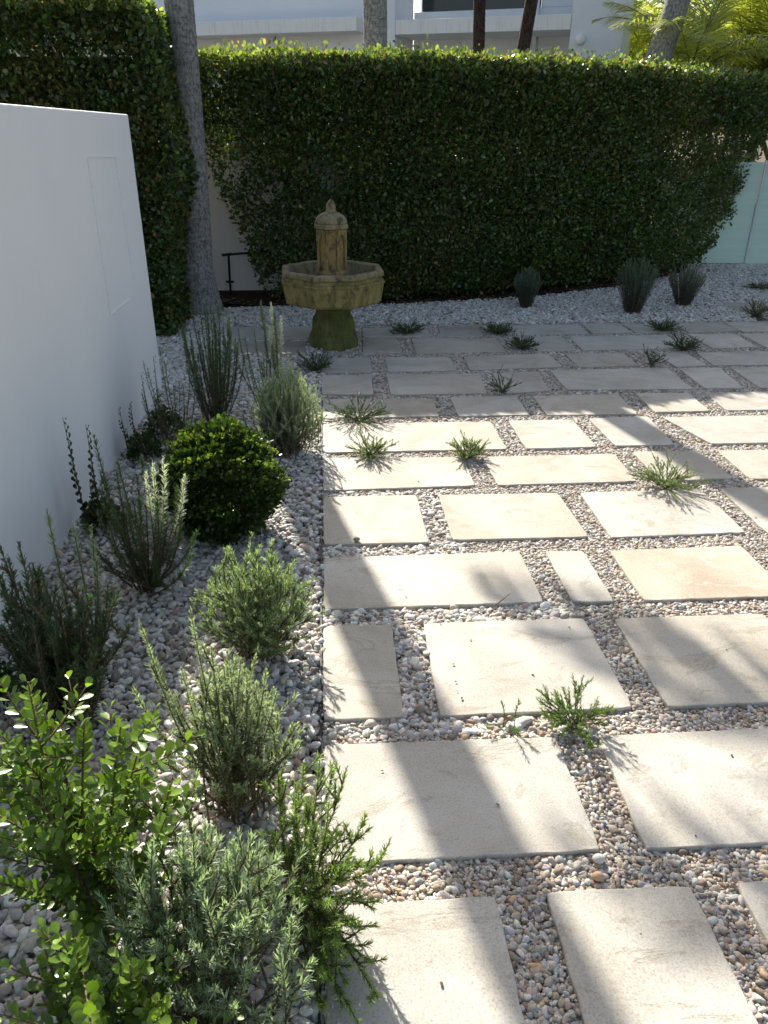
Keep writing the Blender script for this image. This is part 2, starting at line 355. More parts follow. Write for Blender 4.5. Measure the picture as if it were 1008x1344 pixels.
# ------------------------------------------------------------------ boundary wall behind the hedge
PATH = [(-1.9, 8.05), (-1.15, 8.02), (-0.34, 7.82), (0.73, 7.85), (2.22, 8.2), (3.4, 8.78), (4.5, 9.57), (5.6, 10.35), (6.6, 11.0)]
PA = np.array(PATH); seg = np.linalg.norm(np.diff(PA, axis=0), axis=1); cum = np.concatenate([[0], np.cumsum(seg)])
def path(s_):
    i = np.clip(np.searchsorted(cum, s_, side='right')-1, 0, len(seg)-1); t = (s_-cum[i])/seg[i]
    p = PA[i] + (PA[i+1]-PA[i])*t[:, None]; d = (PA[i+1]-PA[i])/seg[i][:, None]
    return p, np.stack([-d[:, 1], d[:, 0]], 1)     # point, normal pointing away from the camera
m = MB()
bw = [(-3.0, 8.62), (-0.2, 8.62), (2.1, 8.72), (3.3, 9.3), (3.75, 9.6)]
for a, b in zip(bw[:-1], bw[1:]):
    pass
ring0 = [(x, y, -0.05) for x, y in bw] + [(x-0.06, y+0.16, -0.05) for x, y in reversed(bw)]
ring1 = [(x, y, 1.65) for x, y, _ in ring0]
m.rings([ring0, ring1])
tag(m.build('boundary_wall', M['wall'], bevel=0.01), 'white boundary wall mostly hidden behind the clipped hedge', 'wall')

# pale green glass screen at the right end
s = NT('frosted_glass', 0.35, 0.5); v = s.world((0.3, 0.3, 30))
c = s.ramp(s.noise(v, 1.2, 2), [(0.4, (0.74, 0.90, 0.83)), (0.6, (0.80, 0.94, 0.88))])
s.L(c, s.b.inputs['Base Color']); tr = s.n('BsdfTranslucent'); s.L(c, tr.inputs[0]); mx = s.n('MixShader'); mx.inputs[0].default_value = 0.5
s.L(s.b.outputs[0], mx.inputs[1]); s.L(tr.outputs[0], mx.inputs[2]); s.L(mx.outputs[0], s.out.inputs[0]); M['glass'] = s.m
gp = empty('glass_screen', (5.5, 10.2, 0), 'pale green frosted glass screen beyond the right end of the hedge', 'screen')
def pane(name, a, b, z1, off=0.0):
    m = MB(); d = Vector((b[0]-a[0], b[1]-a[1], 0)).normalized(); n_ = Vector((-d.y, d.x, 0))*0.014
    A = Vector((*a, 0)) + n_*off*40; B = Vector((*b, 0)) + n_*off*40
    m.rings([[tuple(p + Vector((0, 0, z))) for p in (A-n_, B-n_, B+n_, A+n_)] for z in (0.0, z1)])
    return ch(m.build(name, M['glass']), gp)
pane('glass_panel', (4.3, 10.35), (5.535, 10.22), 1.22); pane('glass_panel', (5.56, 10.2), (7.6, 10.05), 1.22, -0.05)
for a_, b_ in (((4.885, 10.22, -0.03), (4.905, 10.26, 1.22)), ((5.54, 10.17, -0.03), (5.556, 10.21, 1.24))):
    m = MB(); m.box(a_, b_); ch(m.build('post', M['wall']), gp)

# ------------------------------------------------------------------ house beyond the hedge
HM = Matrix(((0.918, 0.397, 0, 0.9), (-0.397, 0.918, 0, 15.0), (0, 0, 1, 0), (0, 0, 0, 1)))
hs = empty('house', (0.9, 15, 0), 'white house with projecting ledges rising beyond the hedge', 'house')
def hb(name, boxes, mat, bevel=0.01):
    m = MB()
    for a, b in boxes: m.box(a, b, HM)
    return ch(m.build(name, mat, bevel=bevel), hs)
hb('wall', [((-9, 0.15, 0), (0.22, 0.45, 5.2)), ((0.40, 1.0, 0), (3.25, 1.3, 3.36)), ((0.40, 1.0, 4.6), (3.25, 1.3, 5.2)), ((2.6, 1.0, 3.36), (3.25, 1.3, 4.6)), ((3.25, 0.02, 0), (3.86, 1.6, 5.2)), ((0.40, 1.3, 0), (0.45, 2, 5.2))], M['facade'])
hb('column', [((0.22, -0.02, 0), (0.40, 1.0, 5.2))], M['facade'])
hb('ledge', [((-9, -0.35, 2.98), (-0.15, 0.148, 3.18))], M['ledge'])
hb('ledge', [((0.402, 0.0, 2.94), (3.247, 0.98, 3.15))], M['ledge'])
hb('end_wall', [((3.862, -0.06, 0), (4.05, 1.6, 5.2))], M['facade'])
s = NT('dark_window', 0.1, 0.6); M['window'] = s.done((0.015, 0.018, 0.02))
hb('window', [((0.52, 1.10, 3.37), (2.58, 1.16, 4.59))], M['window'], 0)
m = MB()
for k in range(2):
    pass
lm = MB(); c_ = HM @ Vector((3.42, 0.02, 2.80)); nn = (HM.to_3x3() @ Vector((0, -1, 0)))
lm.tube([c_, c_ + nn*0.05, c_ + nn*0.10, c_ + nn*0.12], [0.075, 0.075, 0.06, 0.03], 16)
ch(lm.build('round_vent', M['wall'], smooth=False), hs)
hb('switch_box', [((2.70, 0.90, 2.68), (2.86, 0.996, 2.80))], M['ledge'], 0.005)
hb('downpipe', [((2.52, 0.90, 0), (2.58, 0.997, 5.2))], M['facade'], 0.01)

# ------------------------------------------------------------------ leaf scatter
def frames(d, up_):
    d = d/np.linalg.norm(d, axis=1, keepdims=True)
    y = np.cross(up_, d); y /= np.linalg.norm(y, axis=1, keepdims=True) + 1e-9
    z = np.cross(d, y); return np.stack([d, y, z], 2)        # columns: x=leaf axis, y=width, z=normal
def scatter(T, F, P, Fr, S):
    T = np.asarray(T, float); k = len(T); n = len(P)
    if np.ndim(S) == 1: S = np.stack([S, S, S], 1)
    V = np.einsum('nij,nkj->nki', Fr, T[None]*S[:, None, :]) + P[:, None, :]
    FF = (np.asarray(F)[None] + (np.arange(n)*k)[:, None, None]).reshape(-1, len(F[0]))
    return V.reshape(-1, 3), FF
KITE = ([(0, 0, 0), (0.45, 0.30, 0.07), (1, 0, -0.05), (0.45, -0.30, 0.07)], [(0, 1, 2), (0, 2, 3)])
OVAL = ([(0, 0, 0), (0.35, 0.24, 0.05), (0.75, 0.26, 0.03), (1, 0, -0.04), (0.75, -0.26, 0.03), (0.35, -0.24, 0.05)], [(0, 1, 5), (1, 2, 5), (2, 4, 5), (2, 3, 4)])
ROUND = ([(0, 0, 0), (0.22, 0.13, 0.02), (0.52, 0.33, 0.08), (0.82, 0.30, 0.07), (1, 0.0, -0.03), (0.82, -0.30, 0.07), (0.52, -0.33, 0.08), (0.22, -0.13, 0.02), (0.55, 0, -0.02)],
         [(0, 1, 8), (1, 2, 8), (2, 3, 8), (3, 4, 8), (4, 5, 8), (5, 6, 8), (6, 7, 8), (7, 0, 8)])
NEEDLE = ([(0, 0.35, 0), (0, -0.35, 0), (0.5, -0.5, 0.06), (0.5, 0.5, 0.06), (1, -0.12, -0.02), (1, 0.12, -0.02)], [(0, 1, 2, 3), (3, 2, 4, 5)])
def unit(n): 
    v = rng.normal(size=(n, 3)); return v/np.linalg.norm(v, axis=1, keepdims=True)
def tints(n, base, var=0.25, alts=()):
    c = np.array(base)[None]*(1 + rng.normal(0, var, (n, 1)).clip(-0.6, 0.9))*(1 + rng.normal(0, 0.06, (n, 3)))
    for a, p in alts:
        k = rng.random(n) < p; c[k] = np.array(a)[None]*(1 + rng.normal(0, 0.2, (k.sum(), 1)))
    return c.clip(0.005, 0.9)

def clump(x, y, z, f):  # smooth pseudo noise in -1..1
    return (np.sin(x*f+1.3)*np.cos(z*f*1.1+0.7) + np.sin((y+z)*f*0.73+2.1) + np.sin((x-z)*f*1.7+4.0)*0.6)/2.6

def hedge_leaves(P, outn, size=0.043, zy=2.04):
    n = len(P)
    d = unit(n)*0.9 + outn*0.55 + np.array([0, 0, 0.35]); upv = unit(n)*0.8 + outn*0.6 + np.array([0, 0, 0.5])
    Fr = frames(d, np.cross(upv, d)); S = size*rng.uniform(0.5, 1.3, n)
    V, F = scatter(*OVAL, P, Fr, S)
    cl = clump(P[:, 0], P[:, 1], P[:, 2], 3.1)
    c = tints(n, (0.07, 0.115, 0.032), 0.42, (((0.15, 0.20, 0.05), 0.18), ((0.18, 0.10, 0.045), 0.06), ((0.04, 0.065, 0.025), 0.22)))
    red = (cl > 0.35)[:, None]*np.array([0.035, 0.004, 0.0])*rng.random((n, 1)); c = c + red
    k = ((P[:, 2] > zy) & (rng.random(n) < 0.75))[:, None]; c = np.where(k, tints(n, (0.20, 0.25, 0.085), 0.35, (((0.36, 0.24, 0.15), 0.10), ((0.10, 0.15, 0.04), 0.25))), c)  # topmost leaves tinted brighter, painting in the sunlit upper edge
    return V, F, np.repeat(c, 6, 0)

H = 2.17
hd = empty('hedge', (1.8, 8.6, 0), 'long dark clipped hedge standing behind the fountain and gravel', 'hedge')
def sample_hedge(n):
    s_ = rng.uniform(0.55, cum[-1], n); z = rng.uniform(0.0, H, n); hi_ = rng.random(n) < 0.22; z = np.where(hi_, rng.uniform(1.55, H, n), z)
    p, nrm = path(s_)
    return s_, z, p, nrm
n = 245000
s_, z, p, nrm = sample_hedge(n)
x = p[:, 0]
bumpv = 0.05*clump(x, p[:, 1], z, 4.3) + 0.035*clump(x+5, p[:, 1], z, 11.0) + 0.07*clump(x, z, z, 1.6)
dep = -bumpv + rng.exponential(0.10, n).clip(0, 0.42)
low = (z < 0.5)*(0.5-z)*0.35                      # foot of the hedge is cut in a little
topc = ((z - (H-0.25))/0.25).clip(0, 1)**2*0.12   # rounded upper edge
y_ = dep + low + topc
P = np.stack([p[:, 0] + nrm[:, 0]*y_, p[:, 1] + nrm[:, 1]*y_, z + 0.03*clump(x, z, z, 5)], 1)
zmin = np.interp(P[:, 0], [-1.3, -1.05, -0.95, -0.82, -0.72, -0.62, -0.45, 3.9, 4.6], [1.5, 1.3, 1.0, 0.72, 0.45, 0.12, 0.03, 0.03, 0.05]) + 0.10*clump(x*2, z, z, 6) + rng.normal(0, 0.05, n)
xend = np.interp(z, [0, 0.3, 0.62, 1.35, 1.7, 1.85, 2.3], [4.86, 4.95, 5.2, 5.5, 6.0, 6.9, 7.0]) + 0.07*clump(z, z*2, z, 9) + rng.normal(0, 0.04, n)
keep = (P[:, 2] > zmin) & (P[:, 0] < xend)
thin = np.interp(P[:, 0], [-1.2, -0.8, -0.2, 3.6, 4.1, 5.4], [0.75, 0.65, 1.0, 1.0, 0.65, 0.6]); holes = clump(P[:, 0]*1.0, P[:, 1], P[:, 2]*1.2, 7.3)
keep &= rng.random(n) < np.where((holes > 0.45) & ((P[:, 0] > 3.9) | (P[:, 0] < 0.2)), thin*0.3, thin)
P = P[keep]; on = -np.column_stack([nrm[keep], np.zeros(keep.sum())])
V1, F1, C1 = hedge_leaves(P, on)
# top of the hedge and back above the wall
n = 34000
s_ = rng.uniform(0.55, cum[-1], n); p, nrm = path(s_); t = rng.uniform(0.02, 0.95, n)
edge = (np.abs(t-0.48)/0.47).clip(0, 1)**4*0.10
zz = H + 0.035*clump(p[:, 0], t*3, t, 3.0) + 0.03*clump(p[:, 0], t*5, t, 11.0) - edge + 0.03 - rng.exponential(0.11, n).clip(0, 0.7) + (rng.random(n) < 0.10)*rng.uniform(0, 0.10, n) + 0.025*clump(p[:, 0]*2.3, p[:, 1], p[:, 0], 9.0)
P = np.stack([p[:, 0] + nrm[:, 0]*t, p[:, 1] + nrm[:, 1]*t, zz], 1); k = P[:, 0] < 6.9; P = P[k]
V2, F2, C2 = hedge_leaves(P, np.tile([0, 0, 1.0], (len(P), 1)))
# back face
n = 46000
s_ = rng.uniform(0.55, cum[-1], n); p, nrm = path(s_); z = rng.uniform(1.35, H-0.12, n); t = 0.93 - rng.exponential(0.16, n).clip(0, 0.55)
P = np.stack([p[:, 0] + nrm[:, 0]*t, p[:, 1] + nrm[:, 1]*t, z], 1); k = P[:, 0] < 3.8; P = P[k]
V3, F3, C3 = hedge_leaves(P, np.column_stack([nrm[k], np.zeros(k.sum())]))
Va = np.concatenate([V1, V2, V3]); Fa = np.concatenate([F1, F2+len(V1), F3+len(V1)+len(V2)]); Ca = np.concatenate([C1, C2, C3])
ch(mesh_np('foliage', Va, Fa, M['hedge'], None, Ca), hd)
m = MB(); rb = random.Random(5)
for i in range(70):
    s0 = rb.uniform(1.9, cum[-1]-2.5); pp, nn_ = path(np.array([s0])); px, py = pp[0] + nn_[0]*rb.uniform(0.36, 0.44)
    pts = [Vector((px, py, -0.02))]; d = Vector((rb.gauss(0, 0.12), rb.gauss(0, 0.05), 1))
    for k in range(7):
        d = (d + Vector((rb.gauss(0, 0.10), rb.gauss(0.01, 0.05), 0))).normalized(); pts.append(pts[-1] + d*rb.uniform(0.2, 0.33))
        if k in (1, 2, 3, 4, 5):
            b0 = pts[-1]; bd = Vector((rb.gauss(0, 0.7), -abs(rb.gauss(0, 0.4)), 0.8)).normalized()
            m.tube([b0, b0 + bd*0.13, b0 + bd*0.24 + Vector((0, 0, 0.05))], [0.006, 0.004, 0.002], 4)
    pts = [q for q in pts if q.z < 2.1]
    m.tube(pts, list(np.linspace(0.014, 0.004, len(pts))), 5)
ch(m.build('branches', M['branch']), hd)

# taller hedge on the left, beyond the white wall
hl = empty('hedge', (-2.8, 7.2, 0), 'taller dark hedge block rising behind the white garden wall', 'hedge')
def block(x0, x1, y0, y1, h, n):
    A = (x1-x0)*h; B = (y1-y0)*h; T = (x1-x0)*(y1-y0); r = rng.random(n)*(A+B+T)
    P = np.zeros((n, 3)); O = np.zeros((n, 3)); dd = rng.exponential(0.07, n).clip(0, 0.4)
    u, v_ = rng.random(n), rng.random(n)
    a = r < A; b = (r >= A) & (r < A+B); t = r >= A+B
    bb = 0.06*clump(u*(x1-x0), v_*2, v_*h, 3.7) + 0.03*clump(u*5, v_, v_*h*2, 6)
    P[a] = np.stack([x0+u*(x1-x0), y0 + dd - bb, v_*h], 1)[a]; O[a] = (0, -1, 0)
    P[b] = np.stack([x1 - dd + bb, y0+u*(y1-y0), v_*h], 1)[b]; O[b] = (1, 0, 0)
    P[t] = np.stack([x0+u*(x1-x0), y0+v_*(y1-y0), h - dd + bb], 1)[t]; O[t] = (0, 0, 1)
    # soften the corners
    P[:, 0] -= ((P[:, 2]-h+0.2)/0.2).clip(0, 1)*0.06
    return P, O
P, O = block(-4.6, -1.12, 6.6, 7.95, 2.42, 120000)
P[:, 0] -= np.interp(P[:, 2], [0, 0.5, 1.4, 2.0, 2.4], [0.16, 0.10, 0.0, 0.03, 0.10])*(P[:, 0] > -1.8)
V1, F1, C1 = hedge_leaves(P, O, 0.046, 2.32)
ch(mesh_np('foliage', V1, F1, M['hedge'], None, C1), hl)
m = MB()
for i in range(40):
    px, py = rb.uniform(-4.3, -1.35), rb.uniform(6.95, 7.6)
    pts = [Vector((px, py, -0.02))]
    for k in range(6): pts.append(pts[-1] + Vector((rb.gauss(0, 0.05), rb.gauss(0, 0.05), 0.33)))
    m.tube(pts, list(np.linspace(0.02, 0.006, len(pts))), 5)
m.box((-4.4, 6.9, 0), (-1.45, 7.7, 2.05))  # solid dark box added as the hedge's shaded inside, not a branch
ch(m.build('branches', M['branch']), hl)
# ------------------------------------------------------------------ fountain
FX, FY = 0.085, 6.27; RO = R(22.5 + 2.5)
fo = empty('fountain', (FX, FY, 0), 'octagonal mossy cast stone fountain with domed tower in front of the hedge', 'fountain')
def lat(name, prof, mat, n=8, rot=RO, bevel=0.004, smooth=False, parent=fo, **k):
    m = MB(); m.lathe(prof, n, (0, 0), rot, **k); return m.build(name, mat, parent, smooth, bevel)
lat('base', [(0.203, -0.03), (0.208, 0.0), (0.205, 0.068), (0.196, 0.080), (0.196, 0.094), (0.186, 0.104)], M['stone_base'])
lat('pedestal', [(0.19, 0.104), (0.186, 0.118), (0.181, 0.185), (0.172, 0.212), (0.152, 0.240), (0.145, 0.262), (0.151, 0.272), (0.151, 0.297), (0.18, 0.315)], M['stone_base'])
bowl = lat('bowl', [(0.17, 0.312), (0.30, 0.335), (0.385, 0.352), (0.402, 0.372), (0.424, 0.505), (0.432, 0.512), (0.432, 0.522), (0.402, 0.532), (0.400, 0.556)], M['stone_bowl'], cap1=False)
lat('rim', [(0.400, 0.5565), (0.420, 0.562), (0.423, 0.592), (0.414, 0.602), (0.372, 0.602), (0.362, 0.592), (0.330, 0.42), (0.10, 0.40)], M['stone_pale'], parent=bowl, cap0=False, cap1=True)
lat('water', [(0.343, 0.47)], M['water'], cap0=False, cap1=True, bevel=0)
tw = lat('tower', [(0.128, 0.40), (0.128, 0.575), (0.118, 0.59), (0.100, 0.595), (0.100, 0.86), (0.118, 0.868), (0.122, 0.892)], M['stone_top'])
# eight corner columns and pointed arches between them
for j in range(8):
    m = MB(); a = RO + j*math.pi/4; c, s_ = math.cos(a), math.sin(a); q = Matrix.Translation((c*0.112, s_*0.112, 0)) @ Matrix.Rotation(a, 4, 'Z')
    for z0, z1, r in ((0.59, 0.602, 0.0155), (0.6025, 0.80, 0.0115), (0.8005, 0.812, 0.016), (0.8125, 0.8895, 0.013)):
        m.rings([[tuple(q @ Vector((r*math.cos(k*math.pi/4), r*math.sin(k*math.pi/4), z))) for k in range(8)] for z in (z0, z1)])
    m.build('column', M['stone_top'], tw, False, 0.002)
m = MB()
for j in range(8):
    a = RO + (j+0.5)*math.pi/4; T_ = Matrix.Rotation(a, 4, 'Z')
    rr = 0.1105*math.cos(math.pi/8); hw = 0.030
    arc = [(-hw, 0.80), (-hw*0.92, 0.822), (-hw*0.62, 0.843), (-hw*0.22, 0.855), (0, 0.866), (hw*0.22, 0.855), (hw*0.62, 0.843), (hw*0.92, 0.822), (hw, 0.80)]
    top = [(-hw-0.006, 0.80), (-hw-0.006, 0.889), (-hw*0.6, 0.889), (-hw*0.2, 0.889), (0, 0.889), (hw*0.2, 0.889), (hw*0.6, 0.889), (hw+0.006, 0.889), (hw+0.006, 0.80)]
    V = [tuple(T_ @ Vector((rr + dx, y, z))) for dx in (0.004, -0.006) for (y, z) in arc + top]
    F = []
    for i in range(8): F += [(i, i+1, 9+i+1, 9+i), (18+i+1, 18+i, 18+9+i, 18+9+i+1), (i+1, i, 18+i, 18+i+1)]
    m.add(V, F)
m.build('arches', M['stone_top'], tw, False, 0)
for j in range(8):   #
    m = MB()   # little spout bosses and sill blocks in the niches
    a = RO + (j+0.5)*math.pi/4; T_ = Matrix.Rotation(a, 4, 'Z'); r0 = 0.100*math.cos(math.pi/8)
    for y, z, r in ((0, 0.76, 0.013),):
        ctr = T_ @ Vector((r0, y, z)); m.lathe([(0.001, ctr.z-r), (r*0.8, ctr.z-r*0.5), (r, ctr.z), (r*0.8, ctr.z+r*0.5), (0.001, ctr.z+r)], 8, (ctr.x, ctr.y))
    m.build('spout', M['stone_top'], tw, True, 0)
lat('cornice', [(0.124, 0.8925), (0.138, 0.897), (0.138, 0.922), (0.128, 0.930), (0.11, 0.932)], M['stone_pale'], parent=tw)
# ribbed dome
m = MB(); rings = []
for k in range(11):
    t = k/10*math.pi/2*0.93; r = 0.121*math.cos(t)**0.9; z = 0.931 + 0.085*math.sin(t)
    rings.append([((r*(1 + 0.025*math.cos(16*2*math.pi*j/64)))*math.cos(2*math.pi*j/64), (r*(1 + 0.025*math.cos(16*2*math.pi*j/64)))*math.sin(2*math.pi*j/64), z) for j in range(64)])
m.rings(rings); m.build('dome', M['stone_pale'], tw, True)
lat('finial', [(0.040, 1.008), (0.043, 1.018), (0.036, 1.026), (0.037, 1.045), (0.034, 1.062), (0.022, 1.082), (0.008, 1.098), (0.001, 1.102)], M['stone_pale'], n=20, smooth=True, parent=tw, bevel=0)

# ------------------------------------------------------------------ palms
def frond(length, droop, az, el0, nleaf, lw, ll, rn, col0, base, fold=0.5, rw=0.014):
    d = Vector((math.cos(az)*math.cos(el0), math.sin(az)*math.cos(el0), math.sin(el0))); p = Vector(base); pts = [p.copy()]; N = 14
    for k in range(N):
        d = (d + Vector((0, 0, -droop*(0.3 + k/N)))).normalized(); p = p + d*length/N; pts.append(p.copy())
    pp = np.array([tuple(q) for q in pts]); t = np.sort(rn.uniform(0.14, 1.0, nleaf)); x = t*N; i = np.clip(x.astype(int), 0, N-1)
    P = pp[i] + (pp[i+1]-pp[i])*(x-i)[:, None]; T_ = pp[i+1]-pp[i]; T_ /= np.linalg.norm(T_, axis=1, keepdims=True)
    side = np.where(np.arange(nleaf) % 2 == 0, 1.0, -1.0)[:, None]
    S_ = np.cross(T_, [0, 0, 1.0]); S_ /= np.linalg.norm(S_, axis=1, keepdims=True)+1e-9; U_ = np.cross(S_, T_)
    D = T_*(0.55 + 0.5*t[:, None]) + S_*side*0.95 + U_*rn.uniform(-0.25, fold, (nleaf, 1)) + np.array([0, 0, -0.18])
    Fr = frames(D, U_ + rn.normal(0, 0.15, (nleaf, 3))); prof = np.sin(np.pi*np.clip(t*0.88+0.12, 0, 1))**0.6
    S = np.stack([ll*prof, np.full(nleaf, lw), ll*prof], 1)
    TT = [(0, 0.2, 0), (0, -0.2, 0), (0.4, -0.5, 0.0), (0.4, 0.5, 0.0), (0.8, -0.3, -0.08), (0.8, 0.3, -0.08), (1.0, -0.04, -0.18), (1.0, 0.04, -0.18)]
    V, F = scatter(TT, [(0, 1, 2, 3), (3, 2, 4, 5), (5, 4, 6, 7)], P, Fr, S)
    C = np.repeat(tints(nleaf, col0, 0.18), 8, 0)
    m = MB(); m.tube(pts, list(np.linspace(rw, 0.003, len(pts))), 5)
    return V, F, C, m
def crown(parent, base, nf, length, droop, nleaf, lw, ll, seed, col0, els=(-0.2, 1.3), name='crown', az0=0.0, azs=None):
    rn = np.random.default_rng(seed); Vs, Fs, Cs = [], [], []; off = 0; mm = MB()
    for k in range(nf):
        az = az0 + k*2.399 if azs is None else azs[k]; el = els[0] + (els[1]-els[0])*((k*0.618) % 1)
        V, F, C, m = frond(length*rn.uniform(0.85, 1.1), droop*rn.uniform(0.8, 1.2), az, el, nleaf, lw, ll, rn, col0, base)
        Vs.append(V); Fs.append(F+off); Cs.append(C); off += len(V); mm.add(m.v, m.f)
    o = mesh_np(name, np.concatenate(Vs), np.concatenate(Fs), M['frond'], parent, np.concatenate(Cs))
    mm.build('frond_ribs', M['stem'], o)
    return o
def trunk(parent, pts, rads, mat, ringh=0.09, seed=1):
    """smooth tapering trunk with leaf scar rings"""
    P = np.array(pts, float); zt = np.arange(P[0, 2], P[-1, 2], ringh/4); rn = random.Random(seed); m = MB(); rings = []
    for k, z in enumerate(zt):
        x = np.interp(z, P[:, 2], P[:, 0]); y = np.interp(z, P[:, 2], P[:, 1]); r = np.interp(z, P[:, 2], rads)
        r *= 1 + (0.018 if k % 4 == 0 else 0.0) + rn.uniform(-0.006, 0.006)
        rings.append([(x + r*math.cos(2*math.pi*j/28)*(1+0.012*math.sin(3*j+z*2)), y + r*math.sin(2*math.pi*j/28), z) for j in range(28)])
    m.rings(rings); return m.build('trunk', mat, parent, True)
pt = empty('palm_tree', (-1.19, 7.55, 0), 'tall palm with mottled grey trunk between left hedge and fountain', 'palm tree', 'palms around the garden')
trunk(pt, [(0.02, 0.05, -0.05), (0.015, 0.04, 0.12), (0.01, 0.02, 0.4), (0.055, 0, 0.75), (0.085, 0, 1.2), (0.095, 0, 1.7), (0.09, 0, 2.5), (0.07, 0, 4.0), (0.0, 0, 8.3)], [0.225, 0.19, 0.155, 0.128, 0.112, 0.108, 0.118, 0.118, 0.10], M['palm_bark'], 0.07)
crown(pt, (0.0, 0, 8.25), 15, 2.0, 0.13, 80, 0.035, 0.5, 3, (0.06, 0.11, 0.03))
pb = empty('palm_tree', (0.60, 9.45, 0), 'smooth brown grey palm trunk at the house corner behind the hedge', 'palm tree', 'palms around the garden')
trunk(pb, [(0, 0, -0.05), (0.01, 0, 1), (0.015, 0, 2.6), (-0.02, 0, 4.0), (-0.06, 0, 5.75)], [0.15, 0.13, 0.125, 0.11, 0.09], M['palm_bark'], 0.10, 4)
crown(pb, (-0.06, 0, 5.65), 9, 1.7, 0.06, 80, 0.045, 0.42, 8, (0.06, 0.11, 0.03), els=(0.0, 0.5), azs=[6.2, 5.6, 0.2, 5.0, 0.9, 0.6, 1.3, 1.8, 2.2])
crown(pb, (-0.06, 0, 5.65), 2, 2.1, 0.045, 84, 0.05, 0.44, 9, (0.06, 0.11, 0.03), els=(-0.1, 0.15), azs=[2.62, 2.95])
pc = empty('palm_tree', (1.80, 10.0, 0), 'thin straight dark palm trunk in front of the long ledge', 'palm tree', 'palms around the garden')
trunk(pc, [(0.02, 0, -0.05), (0.02, 0, 2.2), (0.0, 0, 2.8), (-0.03, 0, 6.8)], [0.075, 0.07, 0.066, 0.055], M['dark_bark'], 0.06, 5)
crown(pc, (-0.03, 0, 6.75), 12, 1.6, 0.14, 60, 0.03, 0.4, 9, (0.06, 0.10, 0.03))
pd = empty('palm_tree', (2.30, 10.0, 0), 'thin leaning dark palm trunk near the round wall vent', 'palm tree', 'palms around the garden')
trunk(pd, [(-0.1, 0, -0.05), (0.02, 0, 2.35), (0.085, 0, 2.9), (0.3, 0, 5.2), (0.5, 0, 7.4)], [0.08, 0.074, 0.07, 0.06, 0.055], M['dark_bark'], 0.06, 6)
crown(pd, (0.5, 0, 7.35), 12, 1.6, 0.14, 60, 0.03, 0.4, 10, (0.06, 0.10, 0.03))
pe = empty('palm_tree', (4.25, 11.0, 0), 'thick pale ringed palm trunk leaning before the yellow green palms', 'palm tree', 'palms around the garden')
trunk(pe, [(-0.35, 0, -0.05), (0.03, 0, 2.35), (0.11, 0, 2.65), (0.19, 0, 3.0), (0.45, 0, 4.2), (0.8, 0, 6.5)], [0.24, 0.165, 0.155, 0.148, 0.135, 0.11], M['palm_bark'], 0.085, 7)
crown(pe, (0.8, 0, 6.45), 14, 2.2, 0.12, 80, 0.035, 0.5, 12, (0.06, 0.11, 0.03))

ARE = [((6.95, 13.6), 'bushy yellow green feather palm right beside the house end wall', 21, 26), ((6.6, 12.6), 'sunlit yellow green feather palm right of the pale leaning trunk', 22, 30),
       ((8.3, 13.6), 'arching yellow green feather palm at the far right of the hedge top', 23, 28), ((7.4, 15.6), 'tall yellow green feather palm furthest back behind the others', 24, 30), ((6.4, 16.6), 'tall feather palm far back beside the white end wall', 25, 26)]
for (ax, ay), lab, sd, nf in ARE:
    a = empty('feather_palm', (ax, ay, 0), lab, 'palm', 'yellow green feather palms beyond the hedge')
    rn = random.Random(sd); m = MB(); first = True
    for k in range(5):
        bx, by = rn.gauss(0, 0.35), rn.gauss(0, 0.3); tx, ty, tz = bx*2.4, by*2.2, rn.uniform(1.5, 2.6)
        m2 = MB(); m2.tube([(bx, by, -0.05), (bx*1.4, by*1.4, tz*0.5), (tx, ty, tz)], [0.045, 0.04, 0.035], 7)
        m2.build('stem', M['stem'], a, True)
        crown(a, (tx, ty, tz), nf//3+4, 1.65, 0.11, 120, 0.020, 0.40, sd*10+k, (0.34, 0.38, 0.11), els=(0.45, 1.45), name='crown', az0=rn.uniform(0, 6))

